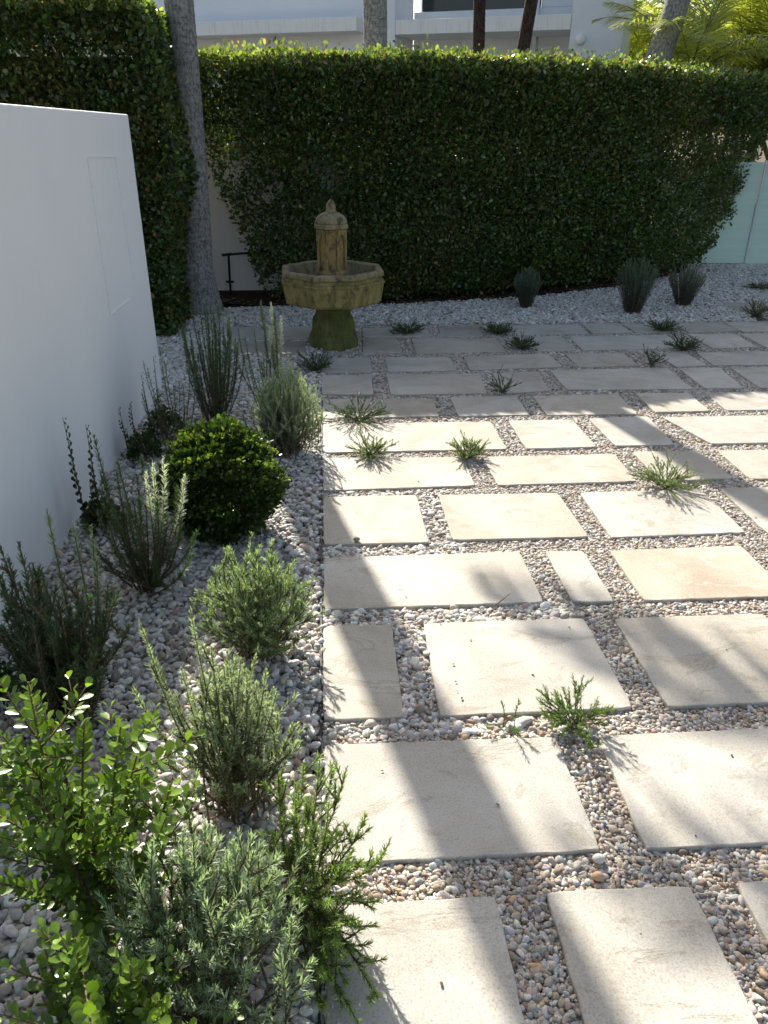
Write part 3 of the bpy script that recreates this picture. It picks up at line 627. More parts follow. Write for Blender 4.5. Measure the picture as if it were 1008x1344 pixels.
# ------------------------------------------------------------------ planting
def needle_plant(name, loc, label, cat, stems, L=0.02, W=0.1, dens=300, mat='needle', c0=(0.05, 0.09, 0.03), c1=(0.09, 0.15, 0.05), rad=0.003, ang=(55, 30), t0=0.12, seed=1, group=None, pale=None, alts=()):
    """stems: (a, control, b, relative density) in local metres; needles ring every stem"""
    W = W*1.2; dens = dens*1.7; rn = np.random.default_rng(seed); root = empty(name, (loc[0], loc[1], 0), label, cat, group); m = MB(); Ps, Ds, Us, Ss, Cs = [], [], [], [], []
    for st in stems:
        a, c, b = (np.array(q, float) for q in st[:3]); dm = st[3] if len(st) > 3 else 1.0
        ln = np.linalg.norm(c-a) + np.linalg.norm(b-c); n = int(ln*dens*dm)
        t = t0 + (1-t0)*rn.random(n)**0.85
        q = (1-t)[:, None]**2*a + 2*((1-t)*t)[:, None]*c + t[:, None]**2*b; T_ = 2*(1-t)[:, None]*(c-a) + 2*t[:, None]*(b-c)
        T_ /= np.linalg.norm(T_, axis=1, keepdims=True); r = rn.normal(size=(n, 3)); r -= T_*(r*T_).sum(1, keepdims=True); r /= np.linalg.norm(r, axis=1, keepdims=True)
        an = np.radians(ang[0] + (ang[1]-ang[0])*t**2 + rn.normal(0, 9, n))
        D = T_*np.cos(an)[:, None] + r*np.sin(an)[:, None]; D[:, 2] += 0.12
        taper = np.clip((1-t)/0.05, 0.45, 1)*np.clip(0.65+0.5*t, 0, 1)
        Ps.append(q); Ds.append(D); Us.append(T_ + rn.normal(0, 0.25, (n, 3))); Ss.append(L*taper*rn.uniform(0.7, 1.15, n))
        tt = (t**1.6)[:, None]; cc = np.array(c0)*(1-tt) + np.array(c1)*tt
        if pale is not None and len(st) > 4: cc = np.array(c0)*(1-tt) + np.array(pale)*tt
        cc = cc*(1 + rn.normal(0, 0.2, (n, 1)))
        Cs.append(cc.clip(0.005, 0.9))
        k = 7; tt = np.linspace(0, 1, k); pts = [(1-u)**2*a + 2*(1-u)*u*c + u*u*b for u in tt]; m.tube([tuple(x) for x in pts], list(np.linspace(rad, rad*0.3, k)), 5)
    P = np.concatenate(Ps); D = np.concatenate(Ds); U_ = np.concatenate(Us); S = np.concatenate(Ss); C = np.concatenate(Cs)
    Fr = frames(D, np.cross(U_, D) if False else U_)
    V, F = scatter(*NEEDLE, P, Fr, np.stack([S, np.full(len(S), L*W), S], 1))
    mesh_np('foliage', V, F, M[mat], root, np.repeat(C, 6, 0))
    m.build('stems', M['bark'], root, True)
    return root
def dome(n, h, r, seed, base_r=0.03, lift=0.55, hvar=0.12, xs=1.0, lean=(0, 0)):
    """stems rising from one foot to tips spread over a dome"""
    rn = random.Random(seed); out = []
    for k in range(n):
        u = math.sqrt((k+0.5)/n); az = k*2.39996; rr = r*u*(1+rn.gauss(0, 0.08)); zz = h*math.sqrt(max(0.05, 1-(u*0.93)**2))*(1+rn.gauss(0, hvar))
        bx, by = rn.gauss(0, base_r), rn.gauss(0, base_r)
        tip = (rr*math.cos(az)*xs + lean[0]*zz, rr*math.sin(az) + lean[1]*zz, max(0.02, zz)); c = (bx+tip[0]*rn.uniform(0.35, 0.75), by+tip[1]*rn.uniform(0.35, 0.75), tip[2]*lift*rn.uniform(0.7, 1.1))
        out.append(((bx, by, 0), c, tip, 1.0))
    return out
def add_twigs(stems, per, ln, seed, lo=0.3):
    rn = random.Random(seed); out = list(stems)
    for st in stems:
        a, c, b = (Vector(q) for q in st[:3])
        for k in range(per):
            t = rn.uniform(lo, 0.92); p = a*(1-t)**2 + c*2*(1-t)*t + b*t*t; T_ = ((c-a)*(1-t) + (b-c)*t).normalized()
            d = (T_*0.9 + Vector((rn.gauss(0, 0.55), rn.gauss(0, 0.55), 0.25))).normalized(); l = ln*rn.uniform(0.5, 1.2)
            out.append((tuple(p), tuple(p+d*l*0.5), tuple(p+d*l+Vector((0, 0, l*0.15))), 1.0))
    return out
def hero(root, tips, bend=0.25, seed=3, dens=1.0, flag=False):
    """stems to given world tips, from a foot near the plant's base"""
    rn = random.Random(seed); out = []
    for t in tips:
        a = Vector((rn.gauss(0, 0.025), rn.gauss(0, 0.025), 0)); b = Vector((t[0]-root[0], t[1]-root[1], t[2])); c = a + (b-a)*0.5 + Vector((-(b.x-a.x)*bend*0.4 + (b.x-a.x)*0.35, -(b.y-a.y)*bend*0.4 + (b.y-a.y)*0.35, -b.z*0.08))
        st = (tuple(a), tuple(c), tuple(b), dens)
        out.append(st + (1,) if flag else st)
    return out

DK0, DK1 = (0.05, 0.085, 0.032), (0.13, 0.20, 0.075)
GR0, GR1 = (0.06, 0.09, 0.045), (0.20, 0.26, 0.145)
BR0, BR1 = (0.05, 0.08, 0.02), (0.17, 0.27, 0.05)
SUN_TIP = (0.80, 0.81, 0.74)  # sunlight on backlit needle tips, painted as a whitish leaf colour
GB = 'shrubs planted in the white pebble bed'
# tall dark rosemary against the palm foot
b = (-0.62, 4.25)
tips = [(-0.69,4.25,0.74),(-0.55,4.30,0.71),(-0.49,4.25,0.67),(-0.61,4.2,0.73),(-0.74,4.25,0.63),(-0.76,4.3,0.65),(-0.58,4.3,0.69),(-0.52,4.2,0.64),(-0.65,4.3,0.66),(-0.60,4.35,0.72),(-0.46,4.3,0.52),(-0.56,4.15,0.60),(-0.70,4.2,0.55),(-0.50,4.35,0.69),(-0.63,4.4,0.70)]
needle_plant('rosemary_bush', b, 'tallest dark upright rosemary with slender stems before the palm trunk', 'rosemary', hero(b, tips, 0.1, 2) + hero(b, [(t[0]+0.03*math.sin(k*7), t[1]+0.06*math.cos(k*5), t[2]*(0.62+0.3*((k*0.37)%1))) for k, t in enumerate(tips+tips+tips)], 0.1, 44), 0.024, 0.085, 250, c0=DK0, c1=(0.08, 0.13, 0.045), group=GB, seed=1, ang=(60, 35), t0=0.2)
b = (-0.80, 3.98)
tips = [(-0.89,3.95,0.48),(-0.92,4.0,0.50),(-0.80,3.95,0.52),(-0.66,4.0,0.44),(-0.74,3.95,0.40),(-0.95,4.0,0.33),(-0.85,4.1,0.55),(-0.70,4.1,0.50)]
needle_plant('rosemary_bush', b, 'sparse dark rosemary left of the tallest one, close to wall end', 'rosemary', hero(b, tips, 0.1, 4) + hero(b, [(t[0]+0.04*math.sin(k*7), t[1]+0.06*math.cos(k*5), t[2]*(0.5+0.35*((k*0.37)%1))) for k, t in enumerate(tips)], 0.1, 46), 0.022, 0.08, 180, c0=DK0, c1=DK1, group=GB, seed=2, ang=(60, 35), t0=0.1)
b = (-0.36, 4.62)
tips = [(-0.49,4.6,0.53),(-0.45,4.6,0.47),(-0.35,4.6,0.36),(-0.52,4.6,0.38),(-0.40,4.65,0.5),(-0.33,4.6,0.60),(-0.44,4.55,0.40),(-0.30,4.65,0.42)]
needle_plant('rosemary_bush', b, 'dark leaning rosemary stems just behind the silvery bush', 'rosemary', hero(b, tips, 0.1, 5), 0.023, 0.09, 220, c0=DK0, c1=DK1, group=GB, seed=3, ang=(60, 35))
b = (-0.26, 4.28)
tips = [(-0.265,4.30,0.73),(-0.215,4.30,0.66),(-0.28,4.3,0.60)]
needle_plant('rosemary_bush', b, 'thin rosemary spires with tips painted sunlit white, standing above the silvery bush', 'rosemary', hero(b, tips, 0.05, 6, 1.3, True) + hero(b, [(-0.34,4.30,0.40),(-0.32,4.3,0.74),(-0.25,4.3,0.68),(-0.27,4.28,0.5)], 0.05, 8), 0.024, 0.15, 400, c0=(0.08, 0.1, 0.06), c1=GR1, pale=SUN_TIP, group=GB, seed=4, ang=(62, 40))
# silvery bush
b = (-0.19, 3.97)
st = dome(170, 0.45, 0.205, 5, 0.06, 0.5, 0.10)
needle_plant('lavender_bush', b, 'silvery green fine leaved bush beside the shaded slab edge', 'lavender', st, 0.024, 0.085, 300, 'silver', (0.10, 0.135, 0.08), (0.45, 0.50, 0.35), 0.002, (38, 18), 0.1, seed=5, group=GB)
# spiky twisted stems with a leafy mound at the foot
def spire_plant(loc, label, spires, mound, seed):
    rn = np.random.default_rng(seed); root = empty('spire_shrub', (*loc, 0), label, 'small shrub', 'dark shrubs with twisted spires by the wall'); Ps, Ds, Us, Ss, Cs = [], [], [], [], []; m = MB()
    for tip, wth in spires:
        b_ = np.array([tip[0]-loc[0], tip[1]-loc[1], tip[2]]); a = np.array([b_[0]*0.7, b_[1]*0.7, 0.0]); n = int(b_[2]*300); t = np.sort(rn.random(n))
        q = a + (b_-a)*t[:, None] + np.column_stack([np.sin(t*7+seed)*0.008, np.cos(t*5)*0.006, 0*t]); ph = t*90
        r = np.column_stack([np.cos(ph), np.sin(ph), np.zeros(n)]); D = r*0.42*(1.15-t)[:, None] + np.array([0, 0, 1.0])
        Ps.append(q + r*0.004); Ds.append(D); Us.append(r); Ss.append(wth*(1.15-0.85*t)*rn.uniform(0.8, 1.2, n)); Cs.append(tints(n, (0.055, 0.085, 0.025), 0.25, (((0.13, 0.10, 0.04), 0.15),)))
        m.tube([tuple(a), tuple((a+b_)/2), tuple(b_)], [0.004, 0.003, 0.001], 5)
    n = mound[0]; u = unit(n); u[:, 2] = np.abs(u[:, 2]); q = u*np.array([mound[1], mound[1], mound[2]])*rn.uniform(0.5, 1, (n, 1)) + np.array([mound[3], 0, 0.0])
    Ps.append(q); Ds.append(u + unit(n)*0.6 + [0, 0, 0.4]); Us.append(unit(n)); Ss.append(rn.uniform(0.014, 0.024, n)); Cs.append(tints(n, (0.035, 0.07, 0.018), 0.25))
    for k in range(12): m.tube([(mound[3], 0, 0), tuple(np.array([mound[3], 0, 0]) + unit(1)[0]*[mound[1]*.6, mound[1]*.6, 0] + [0, 0, mound[2]*0.8])], 0.003, 4)
    P = np.concatenate(Ps); V, F = scatter(*ROUND, P, frames(np.concatenate(Ds), np.cross(np.concatenate(Us), np.concatenate(Ds))), np.concatenate(Ss))
    mesh_np('foliage', V, F, M['leaf'], root, np.repeat(np.concatenate(Cs), 9, 0)); m.build('stems', M['bark'], root, True)
spire_plant((-1.0, 3.9), 'low dark leafy mound with two short twisted spires against the wall', [((-1.045,3.88,0.29),0.02), ((-0.99,3.9,0.31),0.024), ((-1.03,3.9,0.17),0.022)], (500, 0.09, 0.14, 0.05), 31)
spire_plant((-0.93, 4.22), 'dark leafy mound with one thin spire at the white wall end', [((-0.915,4.22,0.47),0.014), ((-0.99,4.2,0.38),0.014), ((-0.93,4.25,0.25),0.018)], (650, 0.12, 0.17, 0.03), 32)
spire_plant((-1.0, 3.1), 'tall pair of twisted dark green spires against the white wall', [((-1.045,3.06,0.53),0.028), ((-0.965,3.08,0.49),0.028), ((-0.94,3.08,0.25),0.02), ((-1.0,3.1,0.22),0.026)], (550, 0.09, 0.13, 0.03), 33)
spire_plant((-1.03, 1.95), 'twisted dark spires at the left picture edge against the wall', [((-1.02,1.95,0.50),0.022), ((-0.96,1.92,0.48),0.022), ((-1.06,1.93,0.42),0.02)], (400, 0.09, 0.12, 0.03), 34)

# clipped box ball
bx = empty('box_ball', (-0.43, 3.04, 0), 'round clipped box shrub with fresh lime tips in the pebble bed', 'box shrub', GB)
n = 19000; u = unit(n); rr = np.clip(1 - rng.exponential(0.10, n), 0.35, 1.0); bump_ = 1 + 0.15*clump(u[:, 0]*3, u[:, 1]*3, u[:, 2]*3, 2.2) + 0.13*clump(u[:, 0]*3, u[:, 1]*3, u[:, 2]*3, 8)
rr = rr*bump_ + (rng.random(n) < 0.06)*rng.uniform(0, 0.13, n)
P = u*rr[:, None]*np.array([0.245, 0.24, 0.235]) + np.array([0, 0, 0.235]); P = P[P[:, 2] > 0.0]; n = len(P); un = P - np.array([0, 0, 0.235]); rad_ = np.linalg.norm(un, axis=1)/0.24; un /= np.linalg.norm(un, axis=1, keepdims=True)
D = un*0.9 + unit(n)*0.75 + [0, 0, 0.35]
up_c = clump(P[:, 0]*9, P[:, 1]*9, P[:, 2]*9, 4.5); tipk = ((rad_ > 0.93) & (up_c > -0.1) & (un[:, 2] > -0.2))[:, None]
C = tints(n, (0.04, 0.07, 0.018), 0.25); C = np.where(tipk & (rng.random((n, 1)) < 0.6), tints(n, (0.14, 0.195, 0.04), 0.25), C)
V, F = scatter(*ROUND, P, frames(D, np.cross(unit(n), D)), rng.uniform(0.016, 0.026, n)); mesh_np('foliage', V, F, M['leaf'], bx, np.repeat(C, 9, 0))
m = MB(); rb = random.Random(3)
for k in range(60):
    d = Vector((rb.gauss(0, 1), rb.gauss(0, 1), rb.uniform(-0.2, 1.4))).normalized(); p1 = Vector((0, 0, 0.235)) + Vector((d.x*0.21, d.y*0.21, d.z*0.2))
    m.tube([(0, 0, -0.01), tuple(Vector((0, 0, 0.12)) + d*0.06), tuple(p1)], [0.007, 0.004, 0.0015], 5)
m.build('stems', M['bark'], bx, True)

# mid bed rosemaries
b = (-0.67, 2.58)
tw_ = [(-0.57,2.5,0.56),(-0.545,2.55,0.555),(-0.47,2.5,0.505),(-0.60,2.5,0.52)]
tg = [(-0.77,2.55,0.64),(-0.69,2.5,0.57),(-0.77,2.55,0.50),(-0.80,2.6,0.42),(-0.73,2.6,0.48),(-0.62,2.65,0.45),(-0.52,2.6,0.42),(-0.66,2.7,0.50),(-0.58,2.7,0.42),(-0.84,2.5,0.33),(-0.74,2.45,0.36),(-0.64,2.45,0.34),(-0.50,2.5,0.34)]
needle_plant('rosemary_bush', b, 'upright rosemary with tips painted sunlit white beside the box ball', 'rosemary', hero(b, tw_, 0.1, 7, 1.25, True) + hero(b, tg, 0.1, 9) + hero(b, [(t[0]+0.04*math.sin(k*7), t[1]+0.06*math.cos(k*5), t[2]*(0.5+0.35*((k*0.37)%1))) for k, t in enumerate(tg+tw_+tg)], 0.1, 45), 0.025, 0.095, 290, c0=DK0, c1=(0.09, 0.15, 0.05), pale=SUN_TIP, group=GB, seed=11, ang=(66, 38), rad=0.004)
b = (-0.76, 2.12)
tw_ = [(-0.84,2.2,0.53),(-0.77,2.2,0.475),(-0.715,2.2,0.475),(-0.70,2.15,0.40),(-0.74,2.25,0.38)]
tg = [(-0.88,2.15,0.36),(-0.68,2.15,0.28),(-0.80,2.1,0.33)]
needle_plant('rosemary_bush', b, 'rosemary with painted sun sparkle nearest the wall in the lower bed', 'rosemary', hero(b, tw_, 0.1, 17, 1.1, True) + hero(b, tg, 0.1, 19), 0.026, 0.10, 280, c0=(0.06, 0.09, 0.04), c1=(0.16, 0.22, 0.09), pale=(0.42, 0.48, 0.33), group=GB, seed=12, ang=(66, 38), rad=0.004)  # lighter tip tint paints the sun catching these needles
b = (-0.76, 1.84)
tg = [(-0.84,1.85,0.60),(-0.775,1.82,0.62),(-0.765,1.85,0.54),(-0.86,1.85,0.50),(-0.88,1.8,0.42),(-0.70,1.8,0.44),(-0.66,1.85,0.40),(-0.64,1.8,0.30),(-0.72,1.75,0.46),(-0.80,1.75,0.40),(-0.90,1.9,0.36),(-0.70,1.95,0.42),(-0.82,1.95,0.48),(-0.66,1.75,0.33),(-0.62,1.9,0.35)]
needle_plant('rosemary_bush', b, 'large dark rosemary with tall lit shoots at the left edge', 'rosemary', add_twigs(hero(b, tg + [(t[0]+0.05*math.sin(k*7), t[1]+0.06*math.cos(k*5), t[2]*0.75) for k, t in enumerate(tg+tg)], 0.2, 21), 3, 0.12, 5), 0.026, 0.095, 280, c0=DK0, c1=(0.07, 0.12, 0.045), group=GB, seed=13, ang=(62, 35), rad=0.005)
# rounded grey green bush
b = (-0.215, 2.16)
st = add_twigs(dome(95, 0.35, 0.205, 15, 0.04, 0.55, 0.12), 3, 0.06, 6, 0.5)
needle_plant('rosemary_bush', b, 'rounded grey green bush right of centre in the pebble bed', 'rosemary', st, 0.020, 0.12, 300, 'silver', (0.11, 0.15, 0.07), (0.38, 0.46, 0.25), 0.0025, (50, 28), 0.15, seed=14, group=GB)
# tall grey green bush with two loose spires
b = (-0.23, 1.50)
st = add_twigs(dome(64, 0.44, 0.165, 16, 0.04, 0.6, 0.10, lean=(0.05, 0)), 2, 0.06, 7, 0.4)
st += add_twigs(hero(b, [(-0.39,1.45,0.615),(-0.28,1.47,0.635),(-0.37,1.42,0.57),(-0.24,1.45,0.54),(-0.20,1.44,0.50),(-0.42,1.42,0.46),(-0.34,1.42,0.44),(-0.30,1.4,0.52),(-0.12,1.45,0.47),(-0.16,1.42,0.49)], 0.2, 23), 3, 0.06, 8, 0.3)
needle_plant('rosemary_bush', b, 'tall grey green bush with loose spires, middle of the lower bed', 'rosemary', st, 0.019, 0.13, 310, 'silver', (0.12, 0.15, 0.08), (0.43, 0.49, 0.32), 0.003, (56, 30), 0.12, seed=15, group=GB)
# big grey green lavender at the bottom
b = (-0.22, 0.93)
st = add_twigs(dome(95, 0.47, 0.22, 18, 0.05, 0.6, 0.10), 3, 0.07, 9, 0.4)
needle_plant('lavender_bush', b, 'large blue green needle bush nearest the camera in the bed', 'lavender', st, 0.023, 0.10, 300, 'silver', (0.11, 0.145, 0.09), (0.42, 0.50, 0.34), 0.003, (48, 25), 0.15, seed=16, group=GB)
# sprawling bright green rosemary spilling over the slabs
b = (-0.06, 1.22)
spr = [(-0.03,1.22,0.40),(-0.05,1.18,0.34),(0.02,1.2,0.30),(0.135,1.12,0.24),(0.12,1.08,0.14),(0.10,1.0,0.06),(0.11,0.93,0.05),(-0.10,1.15,0.28),(0.04,1.1,0.22),(0.07,1.16,0.2),(0.03,1.0,0.12),(-0.04,1.05,0.2),(0.08,1.05,0.1),(-0.09,1.25,0.33),(0.0,1.3,0.33),(0.06,1.3,0.30),(0.02,0.95,0.08),(-0.02,1.12,0.3),(0.06,1.02,0.17),(0.10,1.2,0.26),(-0.12,1.08,0.2),(0.05,0.97,0.04)]
needle_plant('rosemary_bush', b, 'bright green sprawling rosemary spilling over two cream slabs', 'rosemary', add_twigs(hero(b, spr + [(t[0]*0.8-0.02, t[1]+0.05*math.sin(k*3), t[2]*0.8) for k, t in enumerate(spr)], 0.3, 25), 4, 0.06, 10, 0.3), 0.018, 0.12, 330, 'needle', (0.11, 0.16, 0.045), (0.33, 0.44, 0.13), 0.0025, (52, 32), 0.15, seed=17, group=GB)

# round leaved bright shrub at the lower left
def round_shrub(loc, label, tips, leaf, seed, per_m=120, c0=(0.065, 0.125, 0.018), c1=(0.19, 0.29, 0.04)):
    root = empty('round_leaf_shrub', (*loc, 0), label, 'shrub', GB); rn = np.random.default_rng(seed); m = MB(); Ps, Ds, Us, Ss, Cs = [], [], [], [], []
    stems = []
    for k, t in enumerate(tips):
        a = Vector((rn.normal(0, 0.05), rn.normal(0, 0.05), 0)); b_ = Vector((t[0]-loc[0], t[1]-loc[1], t[2])); c = a + (b_-a)*0.55 + Vector((0, 0, b_.z*0.08)); stems.append((a, c, b_, 0.0045))
        for q in range(5):
            u = rn.uniform(0.3, 0.9); p = a*(1-u)**2 + c*2*(1-u)*u + b_*u*u; d = Vector((rn.normal(0, 0.8), rn.normal(0, 0.8), 0.7)).normalized(); l = rn.uniform(0.07, 0.17)
            stems.append((p, p + d*l*0.5, p + d*l + Vector((0, 0, l*0.25)), 0.0025))
    for a, c, b_, r in stems:
        a, c, b_ = (np.array(x) for x in (a, c, b_)); ln = np.linalg.norm(c-a) + np.linalg.norm(b_-c); nn = max(4, int(ln*per_m/2)); t = (np.arange(nn)+0.5)/nn; t = 0.12 + 0.88*t; t[-1] = 1.0
        q = (1-t)[:, None]**2*a + 2*((1-t)*t)[:, None]*c + t[:, None]**2*b_; T_ = 2*(1-t)[:, None]*(c-a) + 2*t[:, None]*(b_-c); T_ /= np.linalg.norm(T_, axis=1, keepdims=True)
        X = np.cross(T_, [0.3, 0.2, 1.0]); X /= np.linalg.norm(X, axis=1, keepdims=True); Y_ = np.cross(T_, X); ph = (np.arange(nn) % 2)*math.pi/2 + rn.normal(0, 0.3, nn)
        for sgn in (1, -1):
            rr_ = (X*np.cos(ph)[:, None] + Y_*np.sin(ph)[:, None])*sgn; Ps.append(q + rr_*0.002); Ds.append(rr_*0.85 + T_*(0.45 + 0.5*t[:, None]) + rn.normal(0, 0.15, (nn, 3))); Us.append(T_*1.0 - rr_*0.3 + [0, 0, 0.5]); Ss.append(leaf*rn.uniform(0.7, 1.15, nn)*np.where(t > 0.93, 0.7, 1))
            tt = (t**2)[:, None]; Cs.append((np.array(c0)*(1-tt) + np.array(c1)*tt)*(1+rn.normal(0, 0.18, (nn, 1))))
        m.tube([tuple(x) for x in ((1-u)**2*a + 2*(1-u)*u*c + u*u*b_ for u in np.linspace(0, 1, 6))], list(np.linspace(r, r*0.35, 6)), 5)
    P = np.concatenate(Ps); D = np.concatenate(Ds); Z = np.concatenate(Us); Y2 = np.cross(Z, D)
    V, F = scatter(*ROUND, P, frames(D, Z), np.concatenate(Ss)); mesh_np('foliage', V, F, M['leaf'], root, np.repeat(np.concatenate(Cs).clip(0.01, 0.8), 9, 0)); m.build('stems', M['bark'], root, True)
round_shrub((-0.47, 1.12), 'bright green round leaved shrub filling the lower left corner', [(-0.48,1.08,0.75),(-0.33,1.05,0.67),(-0.41,1.1,0.64),(-0.53,1.05,0.66),(-0.27,1.08,0.50),(-0.32,1.08,0.58),(-0.47,1.0,0.58),(-0.56,1.1,0.60),(-0.38,1.0,0.52),(-0.60,1.05,0.5),(-0.50,1.2,0.55),(-0.43,1.0,0.45),(-0.35,1.15,0.50),(-0.30,1.0,0.42),(-0.62,1.15,0.45),(-0.55,0.95,0.42)], 0.027, 41)
round_shrub((-0.38, 0.80), 'fresh green round leaf shoots at the bottom edge before the lavender', [(-0.36,0.78,0.50),(-0.28,0.76,0.46),(-0.24,0.74,0.40),(-0.42,0.8,0.45),(-0.33,0.72,0.38),(-0.46,0.75,0.36),(-0.20,0.72,0.36),(-0.38,0.7,0.33)], 0.026, 42)

# low tufts that grow in the joints
TUFT = [((0.72,6.60),'dark low tuft in the joint right of the fountain foot',0.20,0.09,0,0), ((-0.06,5.52),'dark low tuft in front of the fountain foot at the bed edge',0.16,0.14,0,0), ((1.50,6.56),'dark sprawling tuft in the back joint, left of the two middle ones',0.16,0.10,0,0),
 ((1.60,6.06),'dark tuft just in front of the other middle tuft by the hedge side',0.15,0.10,0,0), ((1.20,4.93),'dark tuft on the slab corner below the middle pair of tufts',0.11,0.16,0,0), ((0.21,4.42),'wide dark tuft at the shade edge beside the silvery bush',0.21,0.14,0,0),
 ((0.26,3.86),'sunlit yellow green tuft just before the wide dark tuft',0.14,0.12,1,0), ((0.78,3.82),'sunlit pale green tuft where four sunlit slabs meet',0.13,0.12,1,0), ((1.70,3.38),'large sunlit green tuft with long arms on the right slabs',0.22,0.15,1,0),
 ((2.98,6.60),'dark tuft in the back joint below the tall grey bush',0.16,0.10,0,0), ((2.90,5.95),'dark tuft with raised arms near the right side in the shade',0.19,0.13,0,0), ((2.46,5.50),'small dark upright tuft left of the raised arm one in the shade',0.10,0.14,0,0),
 ((4.10,7.10),'loose greyish tuft on the far right slab near the frame edge',0.16,0.20,2,0), ((4.86,8.5),'low pale weed beside the farthest right slab',0.22,0.05,2,0), ((0.74,1.73),'bright green feathery sprig between the near large slabs',0.135,0.15,1,1), ((0.55,1.735),'thin single sprig left of the feathery one on the gravel',0.08,0.10,1,2)]
for i, ((x, y), lab, rad, hh, kind, big) in enumerate(TUFT):
    nst = {0: 40, 1: 26, 2: 5}[big]; 
    if rad < 0.12 and not big: nst = 14
    rn = random.Random(100+i); st = []
    for k in range(nst):
        az = k*2.4 + rn.gauss(0, 0.3); u = rn.uniform(0.35, 1.0); r_ = rad*u; z_ = hh*(rn.uniform(0.25, 0.85) if k % 3 == 0 else rn.uniform(0.08, 0.45)); r_ *= rn.uniform(0.75, 1.15); st.append(((rn.gauss(0, 0.012), rn.gauss(0, 0.012), -0.005), (r_*0.55*math.cos(az), r_*0.55*math.sin(az), z_*0.65+0.01), (r_*math.cos(az), r_*math.sin(az), max(z_, 0.012)), 1.0))
    if big == 0: st = add_twigs(st, 3, 0.05, i, 0.3)
    if big == 1: st = add_twigs(st, 3, 0.045, i, 0.35)
    c = {0: (DK0, (0.07, 0.125, 0.045)), 1: ((0.10, 0.14, 0.05), (0.26, 0.34, 0.14)), 2: ((0.10, 0.12, 0.06), (0.20, 0.22, 0.12))}[kind]  # light painted into the tints: darker tufts in shade, paler ones in sun
    if big: c = ((0.07, 0.12, 0.03), (0.19, 0.29, 0.07))
    needle_plant('joint_plant', (x, y), lab, 'small plant', st, 0.0115 if not big else 0.015, 0.15 if not big else 0.13, 380 if not big else 300, 'needle', c[0], c[1], 0.0016, (55, 32), 0.1, seed=200+i, group='small plants growing in the slab joints')

# three shrubs in the gravel by the hedge
for i, ((x, y), lab, h, r, xs) in enumerate([((2.0,7.62),'compact blue green bush, leftmost of three along the hedge foot',0.36,0.15,1.0), ((2.98,7.34),'tall flaring grey green bush, middle of three by the hedge',0.50,0.20,1.1), ((3.62,7.66),'rounded grey bush, rightmost of three along the hedge foot',0.38,0.17,1.15)]):
    rn = random.Random(60+i); st = []
    for k in range(150):
        az = k*2.4; u = math.sqrt(rn.random()); tip = (r*u*math.cos(az)*xs, r*u*math.sin(az), h*(1.05-0.32*u*u)*rn.uniform(0.8, 1.05)); b_ = (tip[0]*0.35, tip[1]*0.35, 0.0); st.append((b_, (tip[0]*0.62, tip[1]*0.62, tip[2]*0.5), tip, 1.0))
    needle_plant('lavender_bush', (x, y), lab, 'lavender', st, 0.026, 0.07, 190, 'silver', (0.045, 0.07, 0.05) if i < 2 else (0.07, 0.085, 0.07), ((0.15, 0.22, 0.17), (0.16, 0.21, 0.14), (0.22, 0.24, 0.19))[i], 0.0015, (42, 20), 0.05, seed=300+i, group='grey bushes in gravel along the hedge')

# ------------------------------------------------------------------ small things
m = MB(); A = Vector((-0.975, 8.32, 0))
m.tube([(-0.975, 8.36, -0.03), (-0.965, 8.36, 0.385), (-0.95, 8.36, 0.405), (-0.90, 8.36, 0.41), (-0.55, 8.38, 0.43)], 0.012, 8); m.tube([(-1.01, 8.345, 0.135), (-0.93, 8.345, 0.135)], 0.012, 8); m.tube([(-1.03, 8.36, 0.40), (-0.93, 8.36, 0.41)], 0.014, 8)
tag(m.build('irrigation_pipe', M['black_pipe'], smooth=True), 'black bent pipe against the white wall behind the palm', 'pipe')
m = MB(); m.box((-0.012, 0.55, -0.04), (-0.0065, 5.9, -0.0015)); o = m.build('edging_strip', M['steel']); tag(o, 'thin dark metal edging between pebble bed and stone slabs', 'edging')
for i, (p, lab) in enumerate([([(0.64,2.375,0.004),(0.67,2.40,0.008),(0.705,2.425,0.02)],'dry brown twig lying at the edge of a wide slab'), ([(0.145,1.235,0.004),(0.155,1.21,0.008),(0.165,1.19,0.006)],'short pale dry twig on gravel near the sprawling rosemary')]):
    m = MB(); m.tube(p, [0.0022, 0.0018, 0.001], 6); tag(m.build('twig', M['bark'], smooth=True), lab, 'twig')
def stone_thing(loc, r, lab, c):
    s_ = NT('loose_stone', 0.7, 0.3); mat = s_.done(c)
    V = []; m = MB()
    rings = []
    for k in range(7):
        t = -math.pi/2 + math.pi*(k+0.02)/6.04; rings.append([(loc[0] + r*math.cos(t)*math.cos(2*math.pi*j/12)*(1+0.1*math.sin(2*j+k)), loc[1] + 0.8*r*math.cos(t)*math.sin(2*math.pi*j/12), loc[2] + r*0.7 + r*0.7*math.sin(t)) for j in range(12)])
    m.rings(rings); tag(m.build('loose_pebble', mat, smooth=True), lab, 'pebble')
stone_thing((0.142, 2.905, 0.0), 0.015, 'single grey brown pebble resting on the slab corner at the bed', (0.30, 0.26, 0.20))
stone_thing((0.672, 1.262, -0.012), 0.016, 'round white pebble at the corner of the large cream slab', (0.68, 0.64, 0.58))
stone_thing((0.655, 1.215, -0.013), 0.015, 'orange tinted pebble in the gravel near the round white one', (0.55, 0.36, 0.22))

